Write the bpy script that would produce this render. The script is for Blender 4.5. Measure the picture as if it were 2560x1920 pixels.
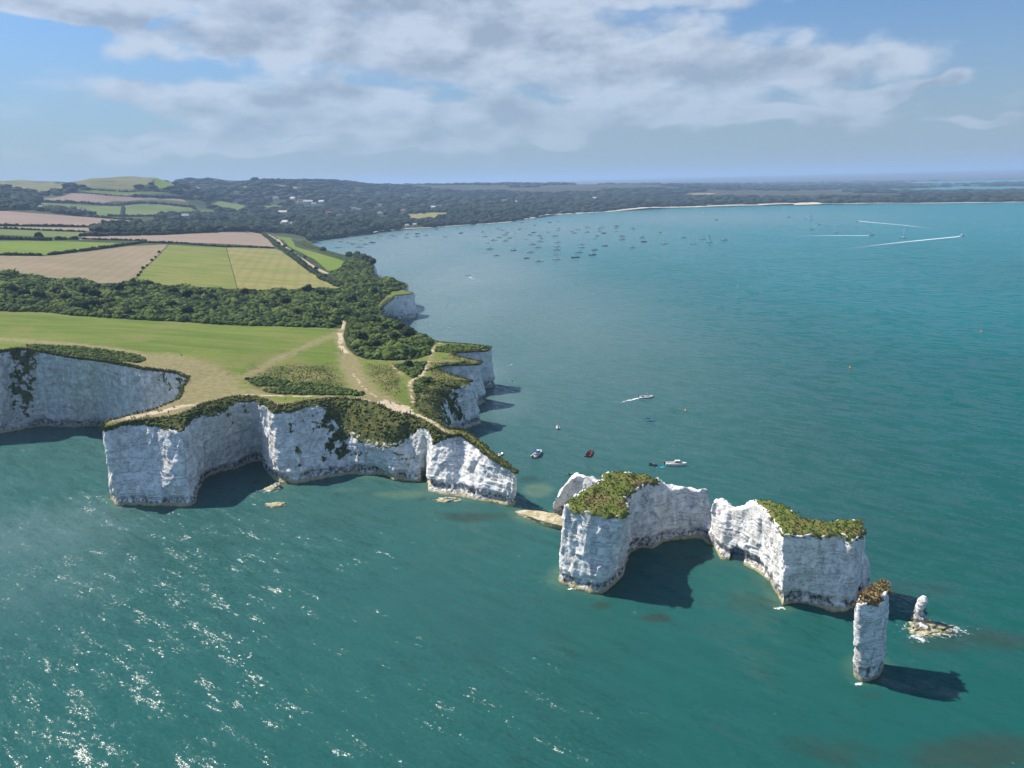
import bpy, bmesh, math, random
import numpy as np
from mathutils import Vector, Matrix, geometry, kdtree

random.seed(7); rng = np.random.default_rng(11)
S = bpy.context.scene
for o in list(bpy.data.objects): bpy.data.objects.remove(o)
COL = S.collection
R = math.radians

# ------------------------------------------------------------------ camera
F, CX, CY, H, YH = 1850.0, 1280.0, 960.0, 100.0, 454.6
ROLL = math.atan(.0246)          # the picture is not quite level
PITCH = math.atan((CY - YH) / F)
cd = bpy.data.cameras.new('camera'); cam = bpy.data.objects.new('camera', cd); COL.objects.link(cam)
cd.sensor_width = 36.0; cd.lens = 36.0 * F / 2560.0
cd.clip_start = 1.0; cd.clip_end = 90000.0
cam.matrix_world = Matrix.Translation((0, 0, H)) @ Matrix.Rotation(math.pi / 2 - PITCH, 4, 'X') @ Matrix.Rotation(-ROLL, 4, 'Z')
S.camera = cam
SP, CP = math.sin(PITCH), math.cos(PITCH); SR, CR_ = math.sin(ROLL), math.cos(ROLL)
def ray(px, py):
    dx, dy = px - CX, py - CY; dx, dy = dx * CR_ - dy * SR, dx * SR + dy * CR_
    return np.array([dx, F * CP - dy * SP, -(F * SP + dy * CP)])
def exact(px, py, z=0.0):
    d = ray(px, py); k = (z - H) / d[2]
    return np.array([d[0] * k, d[1] * k, z])
# heights in the lists below were first measured on a level horizon (row 433); at() keeps the foot of
# each point on the same picture point and reads its true height off the tilted view
_P0 = math.atan((CY - 433.0) / F); _s0, _c0 = math.sin(_P0), math.cos(_P0)
def _foot(Y):                       # picture row of a sea-level point at distance Y on the level horizon
    return CY + F * (H * _c0 - Y * _s0) / (Y * _c0 + H * _s0)
def at(px, py, z=0.0):
    if z <= 3.0: return exact(px, py, z)
    dy = py - CY; Y0 = (H - z) * (F * _c0 - dy * _s0) / (F * _s0 + dy * _c0)
    Yc = min(Y0, 1600.0); fx = CX + (px - CX) * (Yc * _c0 + (H) * _s0) ** -1 * (Yc * _c0 + (H - z) * _s0)
    g = exact(fx, _foot(Yc))[1]; q = min(g / Yc, 1.4) if g > 0 else 1.4
    Y1 = Y0 * q; d = ray(px, py); k = Y1 / d[1]
    return np.array([d[0] * k, Y1, H + d[2] * k])
def project(P):
    X, Y, Z = P[:, 0], P[:, 1], P[:, 2]; dep = Y * CP + (H - Z) * SP; a = F * X / dep; b = F * ((H - Z) * CP - Y * SP) / dep
    return np.c_[CX + a * CR_ + b * SR, CY - a * SR + b * CR_]

# ------------------------------------------------------------------ light, sky, exposure
SUN_AZ, SUN_EL = R(-62), R(50)          # azimuth from +Y, negative = left
SUN_DIR = np.array([math.sin(SUN_AZ) * math.cos(SUN_EL), math.cos(SUN_AZ) * math.cos(SUN_EL), math.sin(SUN_EL)])
sl = bpy.data.lights.new('sun', 'SUN'); sl.energy = 4.7; sl.angle = R(0.53); sl.color = (1.0, 0.93, 0.84)
so = bpy.data.objects.new('sun', sl); COL.objects.link(so)
so.rotation_euler = Vector(SUN_DIR).to_track_quat('Z', 'Y').to_euler()
so.location = (-200, 100, 300)
S.view_settings.view_transform = 'Standard'; S.view_settings.look = 'None'
S.view_settings.exposure = 0.65; S.view_settings.gamma = 1.0; S.view_settings.use_curve_mapping = False
S.cycles.use_denoising = True
HAZE_DENSITY = 1.05e-4
S.cycles.max_bounces = 4; S.cycles.diffuse_bounces = 2; S.cycles.glossy_bounces = 2; S.cycles.caustics_reflective = False; S.cycles.caustics_refractive = False
S.cycles.adaptive_threshold = 0.02
S.cycles.max_bounces = 4; S.cycles.volume_bounces = 0; S.cycles.transparent_max_bounces = 8
S.cycles.sample_clamp_indirect = 4.0

class NT:
    """small helper round a node tree"""
    def __init__(s, tree): s.t = tree; s.n = tree.nodes; s.l = tree.links; s.n.clear()
    def new(s, typ, **kw):
        n = s.n.new(typ)
        for k, v in kw.items(): setattr(n, k, v)
        return n
    def put(s, sock, v):
        if isinstance(v, bpy.types.NodeSocket): s.l.new(v, sock)
        elif v is not None:
            if hasattr(sock, 'default_value'):
                try: sock.default_value = v
                except Exception: sock.default_value = (*v, 1.0)
    def m(s, op, a, b=None, c=None, clamp=False):
        n = s.new('ShaderNodeMath', operation=op); n.use_clamp = clamp
        s.put(n.inputs[0], a); s.put(n.inputs[1], b)
        if c is not None: s.put(n.inputs[2], c)
        return n.outputs[0]
    def v(s, op, a, b=None):
        n = s.new('ShaderNodeVectorMath', operation=op); s.put(n.inputs[0], a)
        if b is not None:
            s.put(n.inputs[3] if op == 'SCALE' else n.inputs[1], b)
        return n.outputs[0]
    def noise(s, vec, scale, detail=4, rough=.55, dist=0.0, dims='3D'):
        n = s.new('ShaderNodeTexNoise', noise_dimensions=dims); s.put(n.inputs['Vector'], vec)
        n.inputs['Scale'].default_value = scale; n.inputs['Detail'].default_value = detail
        n.inputs['Roughness'].default_value = rough; n.inputs['Distortion'].default_value = dist
        return n.outputs[0]
    def vor(s, vec, scale):
        n = s.new('ShaderNodeTexVoronoi'); s.put(n.inputs['Vector'], vec); n.inputs['Scale'].default_value = scale
        return n.outputs['Distance']
    def mix(s, f, a, b):
        n = s.new('ShaderNodeMix', data_type='RGBA'); s.put(n.inputs[0], f)
        for i, c in ((6, a), (7, b)):
            s.put(n.inputs[i], c if isinstance(c, bpy.types.NodeSocket) else (*c[:3], 1.0))
        return n.outputs[2]
    def ss(s, x, lo, hi, a=0.0, b=1.0):
        n = s.new('ShaderNodeMapRange', interpolation_type='SMOOTHSTEP'); s.put(n.inputs[0], x)
        for i, q in enumerate((lo, hi, a, b)): s.put(n.inputs[i + 1], q)
        return n.outputs[0]
    def scale(s, vec, xyz): return s.v('MULTIPLY', vec, xyz)
    def attr(s, name, out='Fac'): return s.new('ShaderNodeAttribute', attribute_name=name).outputs[out]
    def pos(s): return s.new('ShaderNodeNewGeometry').outputs['Position']
    def sep(s, vec):
        n = s.new('ShaderNodeSeparateXYZ'); s.put(n.inputs[0], vec); return n.outputs
    def comb(s, x, y, z):
        n = s.new('ShaderNodeCombineXYZ'); s.put(n.inputs[0], x); s.put(n.inputs[1], y); s.put(n.inputs[2], z); return n.outputs[0]
    def bump(s, h, strength, dist, normal=None):
        n = s.new('ShaderNodeBump'); n.inputs['Strength'].default_value = strength; n.inputs['Distance'].default_value = dist
        s.put(n.inputs['Height'], h)
        if normal is not None: s.put(n.inputs['Normal'], normal)
        return n.outputs[0]
    def principled(s, col, rough=.8, spec=.3, normal=None, **kw):
        n = s.new('ShaderNodeBsdfPrincipled'); s.put(n.inputs['Base Color'], col if isinstance(col, bpy.types.NodeSocket) else (*col[:3], 1))
        s.put(n.inputs['Roughness'], rough); s.put(n.inputs['Specular IOR Level'], spec)
        if normal is not None: s.put(n.inputs['Normal'], normal)
        for k, q in kw.items(): s.put(n.inputs[k], q)
        o = s.new('ShaderNodeOutputMaterial'); s.l.new(n.outputs[0], o.inputs[0]); return n

def mat(name):
    m = bpy.data.materials.new(name); m.use_nodes = True; return m, NT(m.node_tree)

SKY_STRENGTH = 0.13
w = bpy.data.worlds.new('World'); S.world = w; w.use_nodes = True
def build_world():
    n = NT(w.node_tree)
    sky = n.new('ShaderNodeTexSky', sky_type='NISHITA'); sky.sun_disc = False
    sky.sun_elevation = SUN_EL; sky.sun_rotation = SUN_AZ
    sky.altitude = 100; sky.air_density = 1.0; sky.dust_density = 0.6; sky.ozone_density = 2.0
    tc = n.new('ShaderNodeTexCoord'); d = tc.outputs['Generated']
    x, y, z = n.sep(d)
    az = n.m('ARCTAN2', x, y); el = n.m('ARCSINE', z)
    p = n.comb(az, el, 0.0)
    wa = n.new('ShaderNodeTexNoise', noise_dimensions='2D'); n.put(wa.inputs['Vector'], n.scale(p, (9, 16, 1)))
    wa.inputs['Scale'].default_value = 1.0; wa.inputs['Detail'].default_value = 2.0
    q = n.v('ADD', p, n.v('MULTIPLY', n.v('SUBTRACT', wa.outputs['Color'], (.5, .5, .5)), (.09, .05, 0)))
    # cloud banks as they stand over the coast: (x, y, half width, half height) in picture units of 2212
    banks = [(650,88,290,46),(1030,86,400,76),(1330,150,300,58),(1650,152,240,48),(760,8,760,42),(120,12,240,22),
             (480,224,235,28),(745,204,170,36),(820,262,410,36),(430,294,170,17),(1130,256,380,42),(1420,222,260,34),
             (1890,203,95,24),(2035,190,36,13),(1185,302,66,12),(2150,256,100,9),(1775,252,66,9),(700,318,420,16),(1500,262,420,22)]
    rmin = None
    for (bx, by, rx, ry) in banks:
        k = 2560 / 2212
        dr = ray(bx * k, by * k); a0 = math.atan2(dr[0], dr[1]); e0 = math.asin(dr[2] / np.linalg.norm(dr))
        sx, sy = F / (rx * k), F / (ry * k)
        mv_ = n.new('ShaderNodeVectorMath', operation='MULTIPLY_ADD'); n.put(mv_.inputs[0], q); mv_.inputs[1].default_value = (sx, sy, 0); mv_.inputs[2].default_value = (-a0 * sx, -e0 * sy, 0)
        ln = n.new('ShaderNodeVectorMath', operation='LENGTH'); n.l.new(mv_.outputs[0], ln.inputs[0])
        rmin = ln.outputs['Value'] if rmin is None else n.m('MINIMUM', rmin, ln.outputs['Value'])
    r2 = n.m('MULTIPLY', rmin, rmin); dens = n.m('DIVIDE', 1.0, n.m('MULTIPLY_ADD', r2, r2, 1.0))
    f1 = n.noise(n.scale(p, (10, 21, 1)), 1.0, 8, .57, .0, '2D')
    f2 = n.noise(n.scale(n.v('ADD', p, (-0.014, 0.024, 0)), (10, 21, 1)), 1.0, 5, .55, .0, '2D')
    far = n.noise(n.scale(p, (2.6, 5.0, 1)), 1.0, 2, .5, 0, '2D')
    base = n.m('ADD', n.m('MULTIPLY', dens, .85), n.m('MULTIPLY', n.ss(far, .42, .66), n.m('MULTIPLY_ADD', n.ss(n.m('ABSOLUTE', az), .62, .95), .34, .12)))  # extra cloud added beyond both sides of the view to brighten the ambient light
    D = n.m('ADD', base, n.m('MULTIPLY', n.m('SUBTRACT', f1, .5), 1.1))
    cover = n.ss(D, .25, .70)
    f0 = n.noise(n.scale(p, (10, 21, 1)), 1.0, 5, .55, .0, '2D')
    lit = n.m('MULTIPLY', n.m('SUBTRACT', f0, f2), 3.0)
    thick = n.ss(D, .45, 1.05)
    shade = n.m('ADD', n.m('SUBTRACT', .80, n.m('MULTIPLY', thick, .38)), lit, clamp=True)
    cc = n.mix(shade, (0.222, 0.272, 0.346), (0.375, 0.430, 0.508))
    cc = n.v('SCALE', cc, 1.0 / SKY_STRENGTH)
    hazel = n.ss(el, -0.01, 0.16)
    cf = n.m('MULTIPLY', cover, n.m('MULTIPLY_ADD', hazel, .58, .30))
    skyc = n.v('MULTIPLY', sky.outputs[0], n.mix(n.ss(el, .35, .9), (0.305, 0.45, 0.60), (0.70, 0.82, 0.92)))  # brighter tint added high up, out of view, to lift light on shaded chalk
    airy = n.mix(n.ss(el, -.02, .22, .85, .15), skyc, tuple(c / SKY_STRENGTH for c in (0.205, 0.258, 0.308)))
    col = n.mix(cf, airy, cc)
    bg = n.new('ShaderNodeBackground'); n.put(bg.inputs[0], col); bg.inputs[1].default_value = SKY_STRENGTH
    o = n.new('ShaderNodeOutputWorld'); n.l.new(bg.outputs[0], o.inputs[0])
build_world()
w.cycles.sampling_method = 'MANUAL'; w.cycles.sample_map_resolution = 512

# ------------------------------------------------------------------ numpy noise
_perm = np.random.default_rng(3).permutation(256); _perm = np.concatenate([_perm, _perm, _perm])
_G = np.array([[1,1,0],[-1,1,0],[1,-1,0],[-1,-1,0],[1,0,1],[-1,0,1],[1,0,-1],[-1,0,-1],[0,1,1],[0,-1,1],[0,1,-1],[0,-1,-1]], float)
def pn(P):
    P = np.asarray(P, float); I = np.floor(P).astype(int); f = P - I; I &= 255
    u = f * f * f * (f * (f * 6 - 15) + 10)
    out = 0
    for dx in (0, 1):
        for dy in (0, 1):
            for dz in (0, 1):
                h = _perm[_perm[_perm[(I[..., 0] + dx) & 255] + ((I[..., 1] + dy) & 255)] + ((I[..., 2] + dz) & 255)] % 12
                g = _G[h]
                d = g[..., 0] * (f[..., 0] - dx) + g[..., 1] * (f[..., 1] - dy) + g[..., 2] * (f[..., 2] - dz)
                wgt = (u[..., 0] if dx else 1 - u[..., 0]) * (u[..., 1] if dy else 1 - u[..., 1]) * (u[..., 2] if dz else 1 - u[..., 2])
                out = out + wgt * d
    return out
def fbm(P, oct=4, gain=.5):
    P = np.asarray(P, float); a, s, t = 1.0, 0, 0
    for i in range(oct):
        s = s + a * pn(P * 2 ** i + 17.3 * i); t += a; a *= gain
    return s / t
def cells(P, seed=0):
    """value of the nearest cell point (blocky noise), -1..1"""
    P = np.asarray(P, float); I = np.floor(P).astype(int); best = np.full(P.shape[:-1], 9.0); val = np.zeros(P.shape[:-1])
    for dx in (-1, 0, 1):
        for dy in (-1, 0, 1):
            for dz in (-1, 0, 1):
                C = I + np.array([dx, dy, dz]); h = _perm[_perm[_perm[(C[..., 0] + seed) & 255] + (C[..., 1] & 255)] + (C[..., 2] & 255)]
                o_ = np.stack([h / 255.0, _perm[h + 71] / 255.0, _perm[h + 137] / 255.0], -1)
                d = ((C + o_ - P) ** 2).sum(-1); m = d < best; best = np.where(m, d, best); val = np.where(m, _perm[h + 29] / 127.5 - 1, val)
    return val
def sstep(x, a, b):
    t = np.clip((x - a) / (b - a), 0, 1); return t * t * (3 - 2 * t)

# ------------------------------------------------------------------ object helpers
def tag(o, label=None, cat=None, group=None, kind=None):
    if label: o['label'] = label
    if cat: o['category'] = cat
    if group: o['group'] = group
    if kind: o['kind'] = kind
    return o
def mesh_np(name, V, Fc, mats=(), smooth=True, attrs=None, midx=None):
    """V (n,3); Fc list of arrays (k,3) or (k,4)"""
    V = np.asarray(V, np.float32)
    if isinstance(Fc, np.ndarray): Fc = [Fc]
    Fc = [np.asarray(f, np.int32) for f in Fc if len(f)]
    me = bpy.data.meshes.new(name)
    me.vertices.add(len(V)); me.vertices.foreach_set('co', V.ravel())
    nl = sum(f.size for f in Fc); npol = sum(len(f) for f in Fc)
    me.loops.add(nl); me.polygons.add(npol)
    me.loops.foreach_set('vertex_index', np.concatenate([f.ravel() for f in Fc]))
    tot = np.concatenate([np.full(len(f), f.shape[1], np.int32) for f in Fc])
    st = np.concatenate([[0], np.cumsum(tot)[:-1]]).astype(np.int32)
    me.polygons.foreach_set('loop_start', st)
    if midx is not None: me.polygons.foreach_set('material_index', np.asarray(midx, np.int32))
    for k, a in (attrs or {}).items():
        at_ = me.attributes.new(k, 'FLOAT', 'POINT'); at_.data.foreach_set('value', np.asarray(a, np.float32))
    me.update(calc_edges=True); me.validate()
    me.polygons.foreach_set('use_smooth', np.full(len(me.polygons), bool(smooth)))
    for m in (mats if isinstance(mats, (list, tuple)) else [mats]): me.materials.append(m)
    return me
def obj(name, me, parent=None, loc=None, rz=0.0):
    o = bpy.data.objects.new(name, me); COL.objects.link(o)
    if parent is not None: o.parent = parent
    if loc is not None: o.location = loc
    if rz: o.rotation_euler = (0, 0, rz)
    return o
def empty(name, loc=(0, 0, 0), rz=0.0):
    o = bpy.data.objects.new(name, None); COL.objects.link(o); o.location = loc; o.rotation_euler = (0, 0, rz)
    o.empty_display_size = .5; return o
def copy_tree(o, parent=None):
    c = o.copy(); COL.objects.link(c); c.parent = parent
    for ch in [q for q in o.children]: copy_tree(ch, c)
    return c
class MB:
    """collects simple solids into one mesh"""
    def __init__(s): s.V = []; s.F = []
    def add(s, V, Fs):
        b = len(s.V); s.V += [tuple(v) for v in V]; s.F += [tuple(i + b for i in f) for f in Fs]; return s
    def box(s, x0, x1, y0, y1, z0, z1, t=1.0, tx=None):
        cx, cy = (x0 + x1) / 2, (y0 + y1) / 2; tx = t if tx is None else tx
        V = [(x0,y0,z0),(x1,y0,z0),(x1,y1,z0),(x0,y1,z0)] + [(cx + (x - cx) * tx, cy + (y - cy) * t, z1) for x, y in ((x0,y0),(x1,y0),(x1,y1),(x0,y1))]
        return s.add(V, [(3,2,1,0),(4,5,6,7),(0,1,5,4),(1,2,6,5),(2,3,7,6),(3,0,4,7)])
    def tube(s, pts, r, n=8, cap=True):
        pts = [Vector(p) for p in pts]; rs = r if isinstance(r, (list, tuple)) else [r] * len(pts); rings = []
        for i, p in enumerate(pts):
            t = (pts[min(i + 1, len(pts) - 1)] - pts[max(i - 1, 0)]).normalized()
            a = t.orthogonal().normalized() if abs(t.z) > .9 else Vector((0, 0, 1)).cross(t).normalized(); b = t.cross(a)
            rings.append([p + (a * math.cos(2 * math.pi * k / n) + b * math.sin(2 * math.pi * k / n)) * rs[i] for k in range(n)])
        V = [v for rg in rings for v in rg]; Fs = []
        for i in range(len(pts) - 1):
            for k in range(n): Fs.append((i*n+k, i*n+(k+1)%n, (i+1)*n+(k+1)%n, (i+1)*n+k))
        if cap: Fs += [tuple(range(n))[::-1], tuple((len(pts)-1)*n + k for k in range(n))]
        return s.add(V, Fs)
    def loft(s, rings, caps=True):
        n = len(rings[0]); V = [v for rg in rings for v in rg]; Fs = []
        for i in range(len(rings) - 1):
            for k in range(n): Fs.append((i*n+k, i*n+(k+1)%n, (i+1)*n+(k+1)%n, (i+1)*n+k))
        if caps: Fs += [tuple(range(n))[::-1], tuple((len(rings)-1)*n + k for k in range(n))]
        return s.add(V, Fs)
    def mesh(s, name, m, smooth=False):
        me = bpy.data.meshes.new(name); me.from_pydata(s.V, [], s.F); me.update()
        bm = bmesh.new(); bm.from_mesh(me); bmesh.ops.recalc_face_normals(bm, faces=bm.faces); bm.to_mesh(me); bm.free()
        if smooth: me.polygons.foreach_set('use_smooth', [True] * len(me.polygons))
        me.materials.append(m); return me
    def build(s, name, m, parent=None, smooth=False): return obj(name, s.mesh(name, m, smooth), parent)

def pip(P, poly):
    """points (n,2) in polygon"""
    x, y = P[:, 0], P[:, 1]; c = np.zeros(len(P), bool); poly = np.asarray(poly); j = len(poly) - 1
    for i in range(len(poly)):
        xi, yi, xj, yj = poly[i, 0], poly[i, 1], poly[j, 0], poly[j, 1]
        if yi != yj:
            c ^= ((yi > y) != (yj > y)) & (x < (xj - xi) * (y - yi) / (yj - yi) + xi)
        j = i
    return c
def seg_dist(P, line):
    line = np.asarray(line)[:, :2]; best = np.full(len(P), 1e9)
    for a, b in zip(line[:-1], line[1:]):
        ab = b - a; t = np.clip(((P - a) @ ab) / max(ab @ ab, 1e-9), 0, 1)
        best = np.minimum(best, np.linalg.norm(P - (a + t[:, None] * ab), axis=1))
    return best

# ------------------------------------------------------------------ materials
def chalk_material():
    m, n = mat('chalk'); P = n.pos(); x, y, z = n.sep(P)
    big = n.noise(P, .09, 4); fine = n.noise(n.scale(P, (1, 1, .7)), 1.9, 5, .66)
    streak = n.noise(n.scale(P, (.75, .75, .07)), 1.0, 5, .6)
    streak2 = n.noise(n.scale(P, (2.2, 2.2, .16)), 1.0, 4, .6)
    col = n.mix(n.ss(big, .35, .68), (.93, .905, .865), (.87, .85, .82))
    grey = n.attr('grey')
    col = n.mix(n.m('MULTIPLY', n.ss(streak, .47, .72), n.m('MULTIPLY_ADD', grey, .55, .10)), col, (.42, .43, .44))
    col = n.mix(n.m('MULTIPLY', n.ss(streak2, .50, .70), n.m('MULTIPLY_ADD', grey, .45, .12)), col, (.46, .46, .45))
    col = n.mix(n.m('MULTIPLY', grey, n.ss(n.noise(n.scale(P, (.3, .3, .1)), 1.0, 5, .6), .32, .62, .15, .6)), col, (.40, .405, .41))
    # flint bands: thin darker lines that follow the bedding
    wob = n.m('MULTIPLY', n.noise(n.scale(P, (.05, .05, .05)), 1.0, 3), 5.0)
    bz = n.m('ADD', n.m('ADD', z, wob), n.m('MULTIPLY', x, .03))
    bed = n.noise(n.comb(0.0, 0.0, bz), .95, 3, .6, 0, '3D')
    ln = n.ss(n.m('ABSOLUTE', n.m('SUBTRACT', bed, .50)), 0.0, .03, 1, 0)
    gap = n.ss(n.noise(P, .5, 3), .44, .56)
    col = n.mix(n.m('MULTIPLY', n.m('MULTIPLY', ln, gap), .6), col, (.30, .285, .26))
    ck1 = n.m('ABSOLUTE', n.m('SUBTRACT', n.noise(n.scale(P, (.8, .8, .28)), 1.0, 4, .6), .5)); ck2 = n.m('ABSOLUTE', n.m('SUBTRACT', n.noise(n.scale(P, (.5, .5, 1.5)), 1.0, 4, .6), .5))
    crack = n.m('MAXIMUM', n.ss(ck1, 0, .024, 1, 0), n.m('MULTIPLY', n.ss(ck2, 0, .020, 1, 0), .8)); crack = n.m('MULTIPLY', crack, n.ss(n.noise(P, .35, 3), .40, .55))
    col = n.mix(n.m('MULTIPLY', crack, .72), col, (.30, .305, .31))
    ochre = n.ss(n.noise(n.scale(P, (.3, .3, .12)), 1.0, 5, .6), .54, .70)
    col = n.mix(n.m('MULTIPLY', ochre, .35), col, (.66, .56, .38))
    pits = n.ss(fine, .60, .69)
    col = n.mix(n.m('MULTIPLY', pits, .38), col, (.30, .305, .31))
    # wave-washed foot: black lichen belt, then weed and ochre
    nz = n.noise(n.scale(P, (.45, .45, .6)), 1.0, 5, .65)
    band = n.noise(n.scale(P, (.06, .06, .02)), 1.0, 3)
    zz = n.m('ADD', n.m('ADD', z, n.m('MULTIPLY', n.m('SUBTRACT', nz, .5), 4.2)), n.m('MULTIPLY', n.m('SUBTRACT', band, .5), -5.0))
    dark = n.m('MULTIPLY', n.ss(zz, 3.7, 2.4), n.ss(n.noise(n.scale(P, (.8, .8, .7)), 1.0, 5, .65), .38, .62))
    col = n.mix(n.m('MULTIPLY', dark, .95), col, (.06, .062, .06))
    z2 = n.m('ADD', n.m('ADD', z, n.m('MULTIPLY', n.m('SUBTRACT', nz, .5), 2.0)), n.m('MULTIPLY', n.m('SUBTRACT', band, .45), 2.5))
    col = n.mix(n.ss(z2, 1.35, .85), col, n.mix(n.ss(fine, .4, .62), (.50, .45, .28), (.34, .31, .17)))
    col = n.mix(n.ss(z2, .45, .1), col, (.15, .15, .07))
    veg = n.attr('veg')
    vf = n.ss(n.m('ADD', veg, n.m('MULTIPLY', n.m('SUBTRACT', n.noise(P, .8, 5, .65), .5), 1.5)), .42, .60)
    vcol = n.mix(n.ss(n.noise(P, .45, 4), .38, .62), (.055, .075, .020), (.140, .140, .044))
    col = n.mix(vf, col, vcol)
    h = n.m('ADD', n.m('MULTIPLY', fine, .5), n.m('ADD', n.m('MULTIPLY', streak2, .5), n.m('MULTIPLY', n.noise(P, 3.2, 4, .6), .25)))
    h = n.m('SUBTRACT', h, n.m('MULTIPLY', n.m('MAXIMUM', n.m('MULTIPLY', ln, gap), crack), .3))
    n.principled(col, .92, .12, n.bump(h, .8, .55)); return m
CHALK = chalk_material()

def turf_material(name, cols, scale=.5, bumpd=.5):
    m, n = mat(name); P = n.pos()
    a = n.noise(P, scale, 5, .62); b = n.noise(P, scale * .35, 4); c = n.noise(P, scale * 4, 4, .6)
    col = n.mix(n.ss(a, .40, .60), cols[0], cols[1]); col = n.mix(n.ss(b, .48, .68), col, cols[2])
    col = n.mix(n.m('MULTIPLY', n.ss(c, .5, .7), .6), col, cols[3])
    n.principled(col, .95, .1, n.bump(n.m('ADD', c, n.m('MULTIPLY', a, .6)), .8, bumpd)); return m
TURF = turf_material('stack_turf', [(.095, .140, .026), (.140, .152, .040), (.170, .135, .056), (.060, .084, .020)])
TURF_TAN = turf_material('dry_turf', [(.26, .19, .085), (.34, .26, .14), (.18, .17, .05), (.10, .09, .035)])

def foliage_material(name, dark, light, hi, scale=.22):
    m, n = mat(name); P = n.pos(); t = n.attr('tint')
    a = n.noise(P, scale, 4); f = n.noise(P, scale * 6, 4, .65)
    col = n.mix(n.ss(n.m('ADD', n.m('MULTIPLY', t, .55), n.m('MULTIPLY', a, .45)), .28, .72), dark, light)
    col = n.mix(n.m('MULTIPLY', n.ss(f, .52, .72), .6), col, hi)
    n.principled(col, .9, .12, n.bump(f, .9, .6)); return m
SCRUB = foliage_material('scrub_leaves', (.020, .042, .011), (.095, .135, .027), (.165, .190, .045))
BUSH = foliage_material('bush_leaves', (.016, .030, .010), (.046, .072, .018), (.085, .108, .026))
TREE = foliage_material('tree_leaves', (.008, .018, .010), (.026, .042, .017), (.042, .060, .022), .05)
HEDGE = foliage_material('hedge_leaves', (.014, .028, .012), (.034, .054, .017), (.055, .07, .022), .1)
def plain(name, c, rough=.5, spec=.4, **kw):
    m, n = mat(name); P = n.new('ShaderNodeTexCoord').outputs['Object']
    f = n.noise(P, 2.5, 3); n.principled(n.mix(n.ss(f, .3, .7), c, tuple(q * .82 for q in c)), rough, spec, **kw); return m
BARK = plain('bark', (.09, .065, .045), .95, .1)

def meadow_material():
    m, n = mat('meadow_grass'); P = n.pos()
    a = n.noise(P, .03, 5, .6); b = n.noise(n.scale(P, (.018, .12, .1)), 1.0, 5, .6); c = n.noise(P, .5, 5, .65); e = n.noise(P, .09, 5, .65)
    col = n.mix(n.ss(b, .36, .66), (.092, .138, .022), (.140, .176, .034))
    col = n.mix(n.m('MULTIPLY', n.ss(a, .45, .68), .7), col, (.165, .165, .052))
    col = n.mix(n.m('MULTIPLY', n.ss(c, .50, .72), .5), col, (.075, .098, .022))
    rough = n.attr('rough')
    rcol = n.mix(n.ss(e, .38, .60), (.075, .092, .024), (.165, .150, .055))
    rcol = n.mix(n.m('MULTIPLY', n.ss(c, .46, .66), .6), rcol, (.045, .058, .018))
    col = n.mix(n.m('MULTIPLY', n.ss(n.m('ADD', rough, n.m('MULTIPLY', n.m('SUBTRACT', e, .5), 1.1)), .35, .65), .9), col, rcol)
    wn = n.attr('worn'); wf = n.ss(n.m('ADD', wn, n.m('MULTIPLY', n.m('SUBTRACT', n.noise(P, .30, 6, .7), .5), 1.3)), .12, .72)
    col = n.mix(n.m('MULTIPLY', wf, .9), col, n.mix(n.ss(c, .4, .62), (.250, .205, .110), (.185, .165, .075)))
    ck = n.attr('bare'); cf = n.ss(n.m('ADD', ck, n.m('MULTIPLY', n.m('SUBTRACT', n.noise(P, .7, 5, .65), .5), .6)), .42, .62)
    col = n.mix(cf, col, n.mix(n.ss(c, .35, .65), (.50, .415, .30), (.38, .31, .21)))
    n.principled(col, .95, .08, n.bump(c, .6, .4)); return m
MEADOW = meadow_material()

def field_material(name, c1, c2, c3=None, rows=None, scale=.02):
    m, n = mat(name); P = n.pos(); x, y, z = n.sep(P)
    a = n.noise(P, scale, 5, .6); f = n.noise(P, scale * 9, 4, .6)
    col = n.mix(n.ss(a, .36, .64), c1, c2)
    if c3: col = n.mix(n.ss(n.noise(n.scale(P, (scale * .5, scale * 2.2, scale)), 1.0, 6, .7), .46, .62), col, c3)
    if rows:
        ang, wl, amt = rows
        u = n.m('ADD', n.m('MULTIPLY', x, math.cos(ang) / wl), n.m('MULTIPLY', y, math.sin(ang) / wl))
        t = n.ss(n.m('SINE', n.m('MULTIPLY', n.m('ADD', u, n.m('MULTIPLY', f, .25)), 6.283)), -.2, .9)
        col = n.mix(n.m('MULTIPLY', t, amt), col, tuple(q * .72 for q in c1))
    col = n.mix(n.m('MULTIPLY', n.ss(f, .5, .7), .3), col, tuple(q * .7 for q in c1))
    n.principled(col, .95, .05, n.bump(f, .4, .4)); return m
M_STUB = field_material('stubble', (.225, .180, .115), (.260, .208, .138), (.205, .18, .105), (.3, 9, .22))
M_PINK = field_material('ploughed_stubble', (.270, .205, .155), (.245, .188, .142), None, (1.3, 9, .22))
M_GREENF = field_material('mown_green', (.165, .188, .046), (.215, .205, .065), (.120, .168, .036), (1.52, 11, .40), .03)
M_YELLF = field_material('mown_yellow', (.225, .207, .074), (.258, .222, .090), (.160, .185, .050), (.25, 10, .34), .026)
M_BRIGHT = field_material('bright_pasture', (.125, .185, .028), (.165, .205, .040), None, (1.4, 12, .25))
M_GREEN2 = field_material('pasture', (.095, .135, .036), (.135, .165, .052), None, None, .01)
M_PURPLE = field_material('bare_plough', (.225, .165, .135), (.255, .19, .15), None, (.2, 14, .1), .008)
M_DOWN = field_material('down_grass', (.150, .150, .068), (.175, .165, .085), (.085, .10, .045), None, .006)
M_TAN = field_material('tan_ground', (.36, .27, .16), (.42, .33, .22), None, None, .02)
M_SAND = field_material('sand', (.50, .42, .30), (.58, .50, .37), None, None, .05)
M_WOODFLOOR = field_material('woodland_floor', (.030, .046, .018), (.050, .064, .026), (.085, .09, .04), None, .006)
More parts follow.
